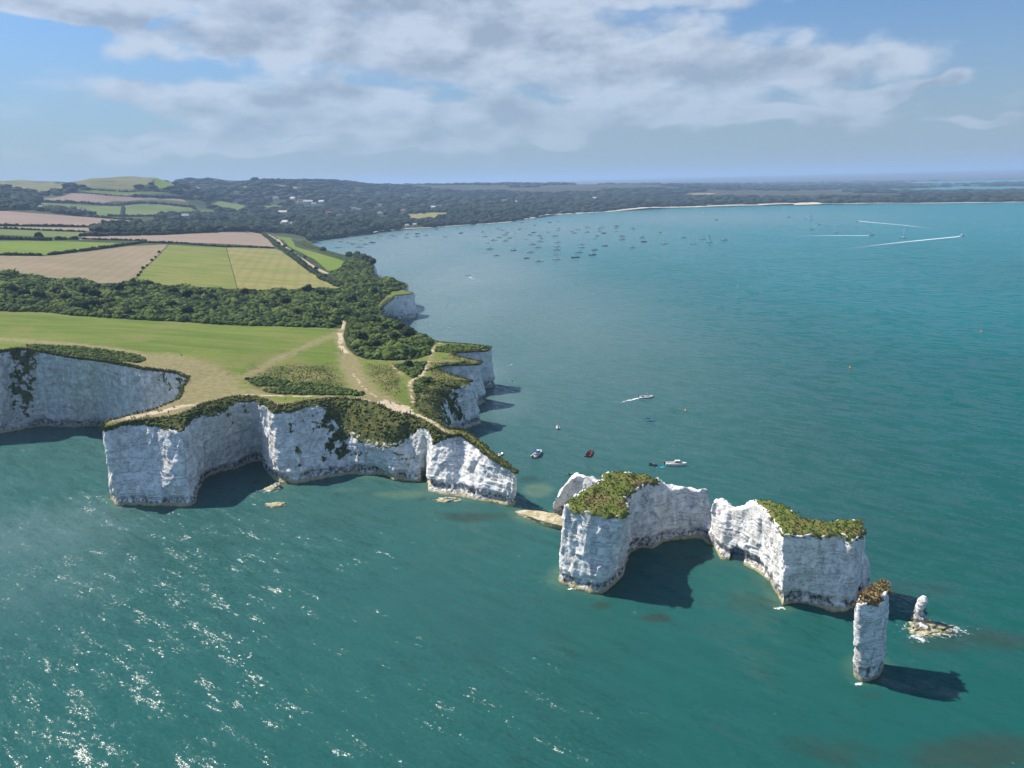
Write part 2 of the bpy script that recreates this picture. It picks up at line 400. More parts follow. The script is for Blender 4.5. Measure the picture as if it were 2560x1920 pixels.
M_HEATH = field_material('heath', (.055, .052, .036), (.075, .062, .048), (.045, .062, .03), None, .003)
M_SCRUBFLOOR = field_material('scrub_floor', (.028, .042, .013), (.045, .062, .018), None, None, .1)
M_TRACK = field_material('track', (.40, .33, .23), (.34, .28, .19), None, None, .3)

# ------------------------------------------------------------------ terrain heights
# coast stations from west to east: (top px, py, z), lip or None, base px or None, veg, grey
N_ = None
COAST = [
 ((-1500,846,44),N_,N_,.2,.8), ((-520,868,36),N_,N_,.2,.8), ((-150,880,34),N_,(-150,1092),.2,.8),
 ((0,876,33.5),N_,(0,1086),.35,.6), ((44,869,33.2),N_,(40,1078),.75,.85), ((74,871,33),N_,(72,1072),.85,.85), ((100,876,33),N_,(98,1066),.3,.8),
 ((127,880,32.5),N_,(125,1066),.2,.75), ((190,892,32),N_,(185,1069),.2,.7),
 ((253,899,31.5),N_,(250,1065),.25,.75), ((316,910,31),N_,N_,.3,.8), ((373,921,30),N_,N_,.3,.75), ((415,924,29.5),N_,N_,.4,.6),
 ((443,930,29),N_,N_,.4,.2), ((472,943,28.5),N_,N_,.4,.1), ((458,967,27.5),N_,N_,.4,.1), ((446,997,27),N_,N_,.2,.3),
 ((380,1024,26),N_,N_,.1,.3), ((316,1040,25.5),N_,N_,.1,.2), ((264,1053,25),N_,N_,.1,.1),
 ((255,1066,25),N_,(274,1240),.0,.0), ((268,1068,25),(264,1078,23.6),(284,1264),.0,.0), ((307,1055,25),(308,1064,23.8),(312,1266),.0,.0),
 ((350,1050,25),(356,1062,23.6),(358,1267),.0,.0), ((395,1044,25.2),(390,1066,23.2),(405,1269),.05,.0), ((435,1040,25.4),(425,1080,22.2),(445,1271),.1,.05),
 ((466,1030,25.6),(456,1080,22.2),(476,1267),.1,.05), ((492,1016,25.8),(466,1062,22.8),(491,1256),.2,.1), ((515,1008,26),(488,1044,23.4),(500,1222),.3,.3),
 ((545,1000,26),(543,1039,22.6),(517,1192),.35,.55), ((566,995,26),(565,1030,23),(556,1182),.45,.65), ((590,991,26),(590,1008,24.6),(594,1172),.4,.7),
 ((628,990,25.6),(630,1004,24.4),(636,1156),.25,.6), ((648,994,25.4),(645,1006,24.3),(652,1152),.15,.3),
 ((664,1000,25),(652,1012,24),(662,1176),.15,.0), ((692,1014,24.6),(688,1034,22.8),(690,1210),.25,.0), ((738,1008,24.2),(738,1030,22.4),(735,1213),.62,.25),
 ((768,1002,24),(768,1016,22.9),(770,1206),.45,.3), ((800,998,23.8),(800,1014,22.6),(803,1199),.55,.3), ((832,994,23.6),(826,1030,20),(840,1191),.85,.3),
 ((862,994,23.4),(850,1075,14),(877,1185),.75,.2), ((895,998,23),(885,1095,12.5),(908,1189),.55,.1), ((949,1010,22),(938,1118,11),(958,1190),.3,.05),
 ((985,1030,21),(985,1122,11),(985,1203),.3,.05), ((1028,1037,20.5),(1020,1096,13.4),(1030,1205),.4,.1), ((1058,1050,19.8),(1050,1068,17.8),(1055,1205),.3,.1),
 ((1082,1066,19.2),(1070,1080,17.5),(1060,1188),.15,.15), ((1100,1078,18.6),(1080,1115,14),(1070,1230),.15,.0), ((1124,1088,17.8),(1118,1096,16.8),(1110,1238),.15,.0),
 ((1148,1083,17.4),(1148,1088,16.8),(1148,1242),.12,.0), ((1172,1098,16.5),N_,(1170,1247),.1,.0), ((1199,1121,15.3),N_,(1192,1251),.05,.0),
 ((1243,1153,13.5),N_,(1240,1260),.05,.0), ((1286,1180,12),N_,(1284,1268),.05,.0), ((1291,1178,11.9),N_,(1295,1256),.05,.0),
 ((1250,1147,13.5),N_,N_,.1,.0), ((1208,1113,15.3),N_,N_,.1,.0), ((1178,1086,16.8),N_,N_,.1,.0), ((1148,1072,17.6),N_,N_,.1,.0), ((1118,1070,18.3),N_,(1124,1080),.2,.0),
 ((1092,1057,19.2),(1112,1070,12),(1128,1081),.5,.2), ((1064,1040,19.8),(1108,1050,12.5),(1136,1080),.7,.12), ((1040,1014,20.2),(1104,1024,13.5),(1147,1078),.8,.12),
 ((1040,988,20.2),(1114,996,15),(1162,1074),.8,.12), ((1062,966,20),(1140,974,16.8),(1184,1067),.45,.12), ((1100,950,19.5),(1172,964,17.3),(1202,1062),.15,.12),
 ((1180,952,17.8),N_,(1206,1050),.1,.2), ((1140,940,18.8),N_,N_,.1,.12), ((1105,928,19.4),N_,N_,.1,.12), ((1088,916,19.8),N_,N_,.3,.12), ((1110,911,19.6),N_,N_,.3,.12), ((1150,911,19),N_,N_,.15,.12), ((1194,910,18.4),N_,(1203,1014),.1,.12),
 ((1206,904,18.4),N_,(1217,1004),.05,.2), ((1170,896,19),N_,N_,.1,.12), ((1128,886,19.6),N_,N_,.1,.12), ((1140,880,19.6),N_,N_,.3,.12), ((1170,878,19.4),N_,N_,.15,.12),
 ((1220,876,19),N_,(1232,968),.05,.12), ((1228,867,19),N_,(1240,961),.0,.2), ((1180,861,19.4),N_,N_,.1,.12), ((1098,855,20),N_,N_,.6,.12), ((1062,846,20),N_,N_,.9,.12), ((1034,828,20),N_,N_,.9,.12), ((1000,808,20),N_,N_,.9,.12),
 ((955,790,20),N_,N_,.9,.12), ((945,770,19.6),(952,778,17.5),(958,799),.8,.12), ((962,750,18.5),(970,758,17),(972,800),.5,.25), ((990,737,17.5),N_,(995,800),.25,.2), ((1026,735,16.6),N_,(1041,796),.1,.1), ((1034,730,16.5),N_,(1045,788),.1,.1),
 ((1000,724,17.4),N_,N_,.2,.2), ((970,722,18),N_,N_,.4,.2), ((985,717,17.8),N_,N_,.2,.2), ((1016,715,17.4),N_,N_,.1,.2), ((1020,709,17.4),N_,N_,.1,.2), ((985,700,18),N_,N_,.6,.2), ((930,690,18),N_,N_,.9,.2),
 ((900,684,18),N_,N_,.9,.12), ((912,668,17.6),N_,(914,696),.5,.2), ((930,663,16.8),N_,(940,694),.1,.2), ((936,659,16.5),N_,(946,690),.1,.2), ((915,648,17),N_,N_,.5,.2), ((885,643,16),N_,N_,.9,.2),
 ((850,636,14),N_,N_,.95,.2), ((812,626,11),N_,N_,.95,.2), ((786,616,6),N_,N_,.95,.2), ((776,609,1.5),N_,N_,.9,.2)]
# open shore (beach), z close to 0
SHORE = [(790,604),(822,598.5),(885,591),(932,584),(980,577.5),(1059,571),(1106,567),(1154,563.5),(1215,559.5),(1271,555.5),(1330,546),(1396,537),(1516,529.5),(1675,520.5),(1900,514),(2200,509.5),(2560,505.5),(3400,501),(4700,497)]
def back_xy(c):      # one control point of the inland relief: px, py, z
    return at(*c)
INLAND = [(-700,780,44),(-700,690,58),(-700,600,70),(-700,520,88),(-700,470,98),
 (-250,690,45),(-250,605,52),(-250,545,58),(-250,505,66),(-250,465,84),
 (100,775,35.5),(100,690,38),(100,640,40),(100,605,43),(100,570,45),(100,545,47),(100,525,48),(100,505,54),(100,485,62),(100,465,72),(60,449,86),(150,452,83),
 (300,790,31.5),(300,705,33),(300,660,34.5),(300,620,36),(300,595,36.5),(300,560,36),(300,540,36),(300,515,40),(300,490,52),(300,470,64),(300,455,77),(300,439,95),(230,443,92),(390,443,92),
 (600,812,26),(600,722,25),(600,660,25.5),(600,620,26),(600,575,24),(600,540,22),(600,515,28),(600,490,38),(600,470,50),(600,455,64),(500,443,88),(620,446,86),(700,452,78),(450,470,64),(450,520,36),
 (800,690,20),(760,640,18.5),(720,600,17),(820,590,9),(900,560,14),(850,550,14),(900,520,16),(900,490,28),(900,465,46),(840,453,74),(900,459,62),(1000,460,54),
 (1100,545,8),(1100,520,12),(1100,490,22),(1100,465,44),
 (1300,530,8),(1300,515,11),(1300,490,18),(1300,470,34),(1300,461,44),(1600,512,6),(1600,490,12),(1600,470,28),(1600,462,36),
 (1900,506,4),(1900,490,6),(1900,470,10),(1900,462,14),(2300,503,4),(2300,490,5),(2300,480,5),(2300,468,7),(2300,461,8),(2560,500,4),(2560,485,5),(2560,470,6),(2560,460,8),(3200,495,4),(3200,470,8),
 (700,830,26),(450,830,30),(200,830,33.5),(640,930,25.5),(520,940,27),(760,930,24),(950,920,22),(900,960,23),(1000,980,21.5)]
CT = [at(*c[0]) for c in COAST]
ctl = [np.array(p) for p in CT] + [at(*c) for c in INLAND] + [np.r_[at(px, py, 0)[:2], .4] for px, py in SHORE]
# behind the skyline ridges the land falls, and far off lie low hills
for (px, Y, z) in [(60,2700,60),(300,3900,60),(500,6000,50),(700,6500,46),(900,7500,44),(60,6000,60),(-700,4000,90),(-700,9000,60),
                   (100,12000,66),(600,13000,64),(1100,9000,42),(1100,14000,58),(1100,22000,82),(1500,8000,40),(1500,14000,60),(1500,22000,86),
                   (1900,8500,18),(1900,13000,48),(1900,22000,92),(2300,9500,14),(2300,14000,56),(2300,22000,100),(2700,10000,14),(2700,15000,60),(2700,22000,100),(100,22000,96),(600,22000,90),
                   (3600,9000,10),(3600,15000,50),(3600,22000,95),(-700,22000,80)]:
    ctl.append(np.array([(px - CX) / F * Y, Y * (1.35 if px < 950 else 1.15), z]))
for (x_, y_, z_) in [(-900, 300, 50), (-1500, 500, 60), (-1600, 200, 50), (-3000, 800, 70), (-6000, 2500, 70), (-900, 150, 46), (-500, 230, 40), (-100, 150, 24), (0, 150, 16), (-200, 150, 30), (60, 190, 10), (0, 60, 16), (-300, 100, 36), (-150, 60, 26)]: ctl.append(np.array([x_, y_, z_], float))
ctl = np.array(ctl)
def warpxy(P):       # work in log distance so that far and near relief weigh alike
    r = np.maximum(np.hypot(P[..., 0], P[..., 1]), 30.0); a = np.arctan2(P[..., 0], P[..., 1])
    return np.stack([np.log(r) * 3.0, a * 4.0], -1)
cw = warpxy(ctl)
dm = np.linalg.norm(cw[:, None] - cw[None], axis=2)
n_c = len(ctl)
A = np.zeros((n_c + 3, n_c + 3)); A[:n_c, :n_c] = dm + np.eye(n_c) * 1e-6; A[:n_c, n_c] = 1; A[:n_c, n_c + 1:] = cw; A[n_c:, :n_c] = A[:n_c, n_c:].T
wts = np.linalg.solve(A, np.r_[ctl[:, 2], 0, 0, 0])
def T(P):
    P = np.asarray(P, float).reshape(-1, 2); out = np.empty(len(P))
    for i in range(0, len(P), 20000):
        q = P[i:i + 20000]; qw = warpxy(q)
        d = np.linalg.norm(qw[:, None] - cw[None], axis=2)
        z = d @ wts[:n_c] + wts[n_c] + qw @ wts[n_c + 1:]
        far = sstep(q[:, 1], 900, 2600)
        z = z + far * (fbm(np.c_[q / 420.0, np.zeros(len(q))], 3) * 9.0)
        out[i:i + 20000] = z
    return np.clip(out, .25, 240.0)
_ys = np.geomspace(192, 26000, 1400)
def hit(px, py):
    """where the ray through a picture point meets the land"""
    d = ray(px, py); k = _ys / d[1]; P = np.c_[d[0] * k, _ys]; zr = H + d[2] * k; zt = T(P)
    below = np.nonzero(zr <= zt)[0]
    if len(below) == 0:
        i = int(np.argmin(zr - zt + np.where(_ys < 300, 1e6, 0))); return np.array([*P[i], zt[i]])
    i = below[0]
    if i == 0: return np.array([*P[0], zt[0]])
    a, b = zr[i-1] - zt[i-1], zr[i] - zt[i]; t = a / (a - b); q = P[i-1] * (1 - t) + P[i] * t
    return np.array([*q, zt[i-1] * (1 - t) + zt[i] * t])
def hits(L): return np.array([hit(*p) for p in L])

# ------------------------------------------------------------------ rock walls
def resample(stations, spacing, closed=False, terrain_top=False):
    top, lip, base, veg, grey, hl = [], [], [], [], [], []
    n = len(stations)
    tops = [at(*s[0]) for s in stations]
    for i, s in enumerate(stations):
        t = tops[i]; a = tops[i - 1] if (i > 0 or closed) else t; b = tops[(i + 1) % n] if (i < n - 1 or closed) else t
        tg = (b - a)[:2]; tg = tg / (np.linalg.norm(tg) + 1e-9); out = np.array([tg[1], -tg[0]])
        if s[2] is not None: bb = at(*s[2], 0.0)
        else: bb = np.r_[t[:2] + out * (0.07 * t[2] + .3), 0.0]
        if s[1] is not None: ll = at(*s[1]); h_ = 1.0
        else: ll = t + (bb - t) * .07; h_ = 0.0
        top.append(t); lip.append(ll); base.append(bb); veg.append(s[3]); grey.append(s[4]); hl.append(h_)
    if closed:
        for L in (top, lip, base, veg, grey, hl): L.append(L[0])
    top, lip, base = map(np.array, (top, lip, base)); ex = np.c_[veg, grey, hl]
    mid = (top + base) / 2
    seg = np.linalg.norm(np.diff(mid[:, :2], axis=0), axis=1) + 1e-6
    s = np.r_[0, np.cumsum(seg)]
    ss_ = [0.0]; 
    while ss_[-1] < s[-1]:
        c = np.interp(ss_[-1], s, np.hypot(mid[:, 0], mid[:, 1])); ss_.append(ss_[-1] + spacing * max(1.0, c / 330.0))
    if closed: ss_ = np.linspace(0, s[-1], max(len(ss_), 12))[:-1]
    ss_ = np.minimum(np.array(ss_), s[-1])
    f = lambda Aa: np.stack([np.interp(ss_, s, Aa[:, k]) for k in range(Aa.shape[1])], 1)
    top, lip, base, ex = f(top), f(lip), f(base), f(ex)
    k = int(max(1, round(1.6 / spacing)))
    ker = np.hanning(2 * k + 3)[1:-1]; ker /= ker.sum()
    def sm(Aa):
        pad = np.concatenate([Aa[-k:], Aa, Aa[:k]]) if closed else np.concatenate([np.repeat(Aa[:1], k, 0), Aa, np.repeat(Aa[-1:], k, 0)])
        return np.stack([np.convolve(pad[:, j], ker, 'valid') for j in range(Aa.shape[1])], 1)
    top, lip, base, ex = sm(top), sm(lip), sm(base), sm(ex)
    jit = np.c_[fbm(np.c_[top[:, :2] / 5.0, np.zeros(len(top))], 3), fbm(np.c_[top[:, :2] / 5.0, np.full(len(top), 9.)], 3)] * 1.3
    top[:, :2] += jit * .7; lip[:, :2] += jit * .9
    if not terrain_top:
        top[:, 2] += (fbm(top / np.array([2.2, 2.2, 5.0]), 3) * 1.5 + cells(np.c_[top[:, :2] / 1.8, top[:, 2] * 0]) * .3) * np.clip(top[:, 2] / 14, .1, 1)
    if terrain_top:
        dz = T(top[:, :2]); top[:, 2] = dz
        lip[:, 2] = np.minimum(lip[:, 2], top[:, 2] - .6)
    return ss_, top, lip, base, ex
BASES = []
def wall(stations, spacing=.5, rows=52, rows_lip=14, closed=False, terrain_top=False, amp=1.0, seed=0.0, notch=1.0, foot=None):
    foot = notch if foot is None else foot
    s, top, lip, base, ex = resample(stations, spacing, closed, terrain_top)
    base = base.copy(); base[:, 2] = 0
    n = len(s)
    low = base.copy(); low[:, :2] += (base - lip)[:, :2] * .08; low[:, 2] = -3.0
    mid = (lip + base) / 2
    tg = (np.roll(mid, -1, 0) - np.roll(mid, 1, 0)) if closed else np.gradient(mid, axis=0)
    tg = tg[:, :2]; tg /= np.linalg.norm(tg, axis=1)[:, None] + 1e-9
    out = np.c_[tg[:, 1], -tg[:, 0]]
    lev = []
    for t in np.linspace(0, 1, 4)[:-1]: lev.append((low + (base - low) * t, np.zeros(n), np.zeros(n)))
    for t in np.linspace(0, 1, rows): lev.append((base + (lip - base) * t, np.full(n, t), np.zeros(n)))
    for t in np.linspace(0, 1, rows_lip + 1)[1:]:
        p = lip + (top - lip) * t
        p[:, 2] += ex[:, 2] * (top[:, 2] - lip[:, 2]) * .18 * math.sin(math.pi * t)
        lev.append((p, np.ones(n), np.full(n, t)))
    BASES.append(base[:, :2])
    V = np.stack([l[0] for l in lev]); tt = np.stack([l[1] for l in lev]); tl = np.stack([l[2] for l in lev])
    z = V[..., 2]
    Sx = np.broadcast_to(s[None], z.shape)
    if closed: # run the noise over the plan position so that the seam closes
        c = base[:, :2].mean(0); X, Y = V[..., 0] + seed, V[..., 1]
    else: X, Y = V[..., 0] + seed, V[..., 1]
    P3 = np.stack([X, Y, z], -1)
    big = fbm(P3 / np.array([9.0, 9.0, 22.0]), 3) * 1.7
    flute = (np.abs(pn(P3 / np.array([3.2, 3.2, 26.0]))) - .25) * -1.1
    flute2 = fbm(P3 / np.array([1.5, 1.5, 7.0]), 3) * .32
    wp = P3 + fbm(P3 / 2.5, 2)[..., None] * 1.2
    blocks = cells(wp / np.array([2.6, 2.6, 4.6])) * .5 + cells(wp / np.array([1.1, 1.1, 2.0]), 5) * .15
    fine = fbm(P3 / np.array([.9, .9, .8]), 3) * .26
    bz = z + .03 * X + 1.2 * pn(P3 / 16.0)
    bed = pn(np.stack([P3[..., 0] / 30, P3[..., 1] / 30, bz * .75], -1)) * .22 + pn(np.stack([P3[..., 0] / 14, P3[..., 1] / 14, bz * 2.1], -1)) * .18
    d = (big + flute + flute2 + fine + bed + blocks)
    # wave-cut notch and a foot ledge
    nn = np.clip(.55 + 1.5 * pn(np.stack([X / 6, Y / 6, X * 0], -1)), 0, 1.4)
    d = d - notch * 1.5 * nn * sstep(z, 4.2, 1.8) + foot * 1.7 * nn * sstep(z, 1.25, .5)
    env = np.minimum(1.0, .35 + 1.3 * np.minimum(tt * 4, 1)) * (1 - sstep(tt, .90, 1.0) * .55) * (1 - tl)
    d = d * env * amp
    V = V.copy(); V[..., 0] += d * out[:, 0]; V[..., 1] += d * out[:, 1]
    vlump = fbm(P3 / 1.6, 3) * .9 * np.sin(np.pi * np.clip(tl, 0, 1)) * ex[None, :, 2]
    V[..., 2] += vlump
    m, nn_ = z.shape
    idx = np.arange(m * nn_).reshape(m, nn_)
    if closed: nx = np.roll(idx, -1, 1); q = np.stack([idx[:-1], nx[:-1], nx[1:], idx[1:]], -1).reshape(-1, 4)
    else: q = np.stack([idx[:-1, :-1], idx[:-1, 1:], idx[1:, 1:], idx[1:, :-1]], -1).reshape(-1, 4)
    hrel = sstep(tt, .55, 1.0)
    vegv = ex[None, :, 0]
    patch = fbm(P3 / np.array([3.5, 3.5, 3.0]) + 40, 4) * 1.8 + fbm(P3 / 14.0 + 70, 2) * .8
    veg = np.clip(vegv * 1.05 - .32 + patch * (.25 + vegv) * .75 + .12 * hrel, 0, 1) * sstep(z, 2.5, 6.0)
    veg = np.maximum(veg, sstep(tl, -.05, .15) * (ex[None, :, 2] > .3) * (.85 + .15 * vegv) * (tl > 0))
    veg = np.maximum(veg, np.where(ex[None, :, 2] > .3, sstep(tt, .97, 1.0) * .6, sstep(tl, .2, .8) * .9 * (vegv > .02)))
    att = dict(veg=veg.ravel(), grey=np.broadcast_to(ex[None, :, 1], z.shape).ravel())
    return V.reshape(-1, 3), q, att, idx, top, V, veg
def concat(parts):
    Vs, Qs, off = [], [], 0
    for V, Q in parts:
        Vs.append(V); Qs.append([np.asarray(f) + off for f in Q]); off += len(V)
    return np.concatenate(Vs), [f for Q in Qs for f in Q]

# ------------------------------------------------------------------ mainland cliff
NEAR_N = 84
Vc, Qc, Ac, idxc, topc, Gc, vegc = wall(COAST[:NEAR_N + 1], .45, 60, 14, terrain_top=True, notch=1.9, foot=.6, amp=.78)
cliff = obj('chalk_cliff', mesh_np('chalk_cliff', Vc, Qc, CHALK, True, Ac)); tag(cliff, kind='structure')
Vd, Qd, Ad, idxd, topd, Gd, vegd = wall(COAST[NEAR_N:], .75, 26, 5, terrain_top=True)
cliff2 = obj('chalk_cliff', mesh_np('chalk_cliff', Vd, Qd, CHALK, True, Ad)); tag(cliff2, kind='structure')

# ------------------------------------------------------------------ land: fields, meadow, tracks
edge1 = Gc[-1]; edge2 = Gd[-1]
shore_pts = np.array([np.r_[at(px, py, 0)[:2], .25] for px, py in SHORE])
def densify(L, k):
    out = []
    for a, b in zip(L[:-1], L[1:]):
        n = max(1, int(np.linalg.norm(b[:2] - a[:2]) / (k * np.linalg.norm(a[:2])))); out += [a + (b - a) * i / n for i in range(n)]
    return np.array(out + [L[-1]])
shore_d = densify(shore_pts, .012)
shore_d[1:-1, 1] += fbm(np.c_[shore_d[1:-1, :2] / 120, np.zeros(len(shore_d) - 2)], 2) * 10
outer = np.array([[16000, 3200], [30000, 24500], [-19000, 24500], [-6000, 3000], [edge1[0, 0] - 700, edge1[0, 1] + 250]], float)
outline = np.concatenate([edge1[:, :2], edge2[1:, :2], shore_d[:, :2], outer])
OUTL = np.concatenate([edge1[::4, :2], edge2[1::3, :2], shore_d[:, :2], outer])
REG = []      # name, material, polygon px
REG += [('stubble_field', M_STUB, [(-320,700),(-320,636),(0,639),(117,640),(222,629),(316,616),(408,611),(419,612),(386,647),(354,675),(330,706),(247,708),(136,695),(0,682)]),
 ('mown_field', M_GREENF, [(423,612),(565,619),(573,650),(593,723),(450,714),(372,709),(336,706),(358,675),(390,647)]),
 ('straw_field', M_YELLF, [(567,619),(690,622),(706,630),(758,669),(852,719),(790,723),(600,725),(595,723),(575,650)]),
 ('green_pasture', M_BRIGHT, [(-320,630),(-320,598),(0,603),(150,603),(340,608.5),(222,622),(114,636),(0,636)]),
 ('pale_stubble_field', M_PINK, [(198,599),(208,590),(400,587),(650,583.5),(686,617),(452,605.5),(364,601.5),(253,599.5)]),
 ('small_pasture', M_GREEN2, [(-200,570),(0,573),(209,580.5),(186,595),(0,587),(-200,583)]),
 ('stubble_strip', M_PINK, [(-200,562),(0,566.5),(180,569),(256,570),(220,577),(0,571),(-200,567)]),
 ('bare_field', M_PURPLE, [(-250,523),(0,527),(222,543),(333,552),(304,561),(190,565),(0,563),(-250,558)]),
 ('valley_pasture', M_GREEN2, [(82,517),(106,507),(302,512),(302,539),(275,540),(158,526)]),
 ('valley_pasture', M_GREEN2, [(312,513),(482,520),(512,539),(312,539)]),
 ('bare_field', M_PURPLE, [(108,496),(177,483),(459,499),(467,505),(285,503),(127,502)]),
 ('hill_pasture', M_GREEN2, [(205,475),(241,473),(443,486),(332,491),(222,482)]),
 ('hill_pasture', M_BRIGHT, [(386,467),(424,456),(462,458),(434,470),(389,472)]),
 ('sand_quarry', M_TAN, [(472,472),(494,467),(538,477),(506,479)]),
 ('valley_pasture', M_GREEN2, [(527,515),(582,505),(658,518),(595,528)]),
 ('valley_pasture', M_GREEN2, [(493,523),(570,531),(519,539)]),
 ('coast_pasture', M_BRIGHT, [(688,591),(727,594),(738,616),(800,634),(862,654),(850,672),(819,677),(779,644),(722,615)]),
 ('village_field', M_YELLF, [(1015,537),(1068,531),(1125,532),(1122,539),(1068,549),(1029,552)]),
 ('dark_pasture', M_GREEN2, [(344,553),(582,554),(579,559),(322,563)]),
 ('down', M_DOWN, [(-250,468),(-250,452),(0,450),(133,454),(188,463),(95,481),(0,465)]),
 ('down', M_DOWN, [(150,455),(225,446),(304,441),(390,445),(370,460),(332,473),(228,470),(190,460)]),
 ('down', M_DOWN, [(560,471),(600,467),(645,471),(600,475)]), ('stubble_strip', M_STUB, [(640,464.5),(748,467),(742,471),(640,469)]), ('hill_pasture', M_GREEN2, [(540,488),(600,484),(640,489),(590,494)]), ('valley_pasture', M_GREEN2, [(640,515),(700,512),(725,519),(665,524)]), ('stubble_strip', M_STUB, [(655,554),(765,554),(760,559),(650,558)]),
 ('village_green', M_GREEN2, [(1335,525),(1385,523),(1410,528),(1350,531)]),
 ('sand_pit', M_TAN, [(1717,484),(1790,483),(1775,486),(1720,486)]),
 ('sand_dunes', M_SAND, [(1985,509),(2030,505),(2060,507),(2050,510.3),(1985,512.2)])]
TRACK = [(664,584),(682,592),(700,606),(722,624),(745,642),(772,660),(797,674),(818,684)]
SCRUB1 = [(-420,700),(-300,688),(0,684),(136,698),(247,711),(332,709),(370,712),(600,728),(854,722),(840,690),(822,684),(850,674),(866,652),(880,644),(935,662),(930,690),(1012,706),(1020,716),(1000,726),(975,730),(945,762),(955,790),(1030,826),(1092,857),(1076,872),(1072,888),(1037,899),(973,901),(917,899),(885,887),(866,866),(858,840),(866,806),(858,800),(853,822),(700,816),(316,798),(190,789),(111,781),(0,778),(-420,774)]
SCRUBS = [SCRUB1, [(616,948),(663,942),(727,954),(704,967),(638,964)], [(654,977),(727,964),(777,956),(822,964),(913,983),(908,990),(847,988),(695,985)],
  [(63,863),(190,867),(300,880),(348,889),(367,900),(342,908),(221,892),(111,876)], [(982,914),(1021,908),(1066,905),(1055,933),(1030,946),(1010,930)],
  [(742,606),(800,628),(864,649),(880,643),(850,636),(812,626),(786,616),(760,600)],
  [(1088,870),(1122,862),(1188,867),(1224,871),(1160,878),(1112,881),(1090,880)], [(1064,928),(1092,914),(1110,908),(1186,906),(1150,909),(1100,918)],
  [(1036,952),(1062,943),(1092,951),(1064,964),(1040,985),(1034,970)]]
HARB = [[(1945,476),(2050,471.5),(2303,470.5),(2382,465.5),(2560,465),(3100,463),(3100,477),(2560,476.5),(2335,478),(2018,478)],
 [(2002,460),(2170,457.5),(2176,460.5),(2081,462.5)], [(2221,455.5),(2382,452.5),(2560,448.5),(3100,447),(3100,456),(2560,456.5),(2382,460),(2303,460.5)],
 [(2031,497),(2129,492),(2151,493),(2081,498.5)]]
reg_xy = [(nm, mt, hits(pl)[:, :2]) for nm, mt, pl in REG]
tr = hits(TRACK)[:, :2]
def ribbon_xy(L, wdt):
    L = np.asarray(L, float); t = np.gradient(L, axis=0); t /= np.linalg.norm(t, axis=1)[:, None]; nrm = np.c_[-t[:, 1], t[:, 0]]
    return np.concatenate([L + nrm * wdt / 2, (L - nrm * wdt / 2)[::-1]])
reg_xy.append(('farm_track', M_TRACK, ribbon_xy(tr, 5.0)))
harb_xy = [np.array([at(px, py, 2.0)[:2] for px, py in pl]) for pl in HARB]
scrub_xy = [hits(pl)[:, :2] for pl in SCRUBS]
beach_in = shore_d.copy()[4:-2]
beach_xy = np.concatenate([beach_in[:, :2], (beach_in[:, :2] * 1.0 + np.c_[np.zeros(len(beach_in)), np.interp(beach_in[:, 0], [-400, 0, 600, 1800, 3000], [7, 16, 34, 40, 40])])[::-1]])
reg_xy.append(('sand_beach', M_SAND, beach_xy))

def land():
    pts = [outline]; edges = []; n0 = len(outline)
    edges += [(i, (i + 1) % n0) for i in range(n0)]
    off = n0
    for poly, k in [(r[2], .012) for r in reg_xy] + [(h_, .012) for h_ in harb_xy] + [(s_, .012) for s_ in scrub_xy]:
        d = densify(np.vstack([poly, poly[:1]]), k)[:-1]
        pts.append(d); edges += [(off + i, off + (i + 1) % len(d)) for i in range(len(d))]; off += len(d)
    # free points, spacing grows with distance
    fp = []; r = 190.0
    while r < 24000:
        k = .0075 if r < 420 else (.013 if r < 1200 else .02)
        a = np.arange(-.78, .80, k) + rng.uniform(0, k)
        rr = r * (1 + rng.uniform(-.3, .3, len(a)) * k); a = a + rng.uniform(-.3, .3, len(a)) * k
        fp.append(np.c_[rr * np.sin(a), rr * np.cos(a)]); r *= 1 + k * .95
    fp = np.concatenate(fp)
    fp = fp[pip(fp, OUTL)]
    pts.append(fp)
    P = np.concatenate(pts)
    vs, es, fs, *_ = geometry.delaunay_2d_cdt([Vector(p) for p in P.tolist()], edges, [list(range(n0))], 1, 1e-4)
    V2 = np.array([tuple(v) for v in vs]); tris = np.array([f for f in fs if len(f) == 3])
    return V2, tris
V2, tris = land()
Z2 = T(V2)
# boundary vertices keep the exact height of the cliff edge
kd = kdtree.KDTree(len(edge1) + len(edge2))
ed = np.concatenate([edge1, edge2])
for i, p in enumerate(ed): kd.insert((p[0], p[1], 0), i)
kd.balance()
for i in np.nonzero(np.hypot(V2[:, 0], V2[:, 1]) < 1300)[0]:
    co, j, dd = kd.find((V2[i, 0], V2[i, 1], 0))
    if dd < .02: Z2[i] = ed[j, 2]
cen = V2[tris].mean(1)
rid = np.full(len(tris), -1)
for k, (nm, mt, poly) in enumerate(reg_xy):
    rid[(rid < 0) & pip(cen, poly)] = k
hb = np.zeros(len(tris), bool)
for h_ in harb_xy: hb |= pip(cen, h_)
scr = np.zeros(len(tris), bool)
for s_ in scrub_xy: scr |= pip(cen, s_)
rid[scr & (rid < 0)] = 1000
rr_ = np.hypot(cen[:, 0], cen[:, 1])
near = (cen[:, 1] < 470) | ((cen[:, 1] < 900) & (cen[:, 0] > -140))
rid[(rid < 0) & near] = 1001
az_ = np.arctan2(cen[:, 0], cen[:, 1])
rid[(rid < 0) & (rr_ > 3000)] = 1003
rid[rid < 0] = 1002
rid[hb] = -9
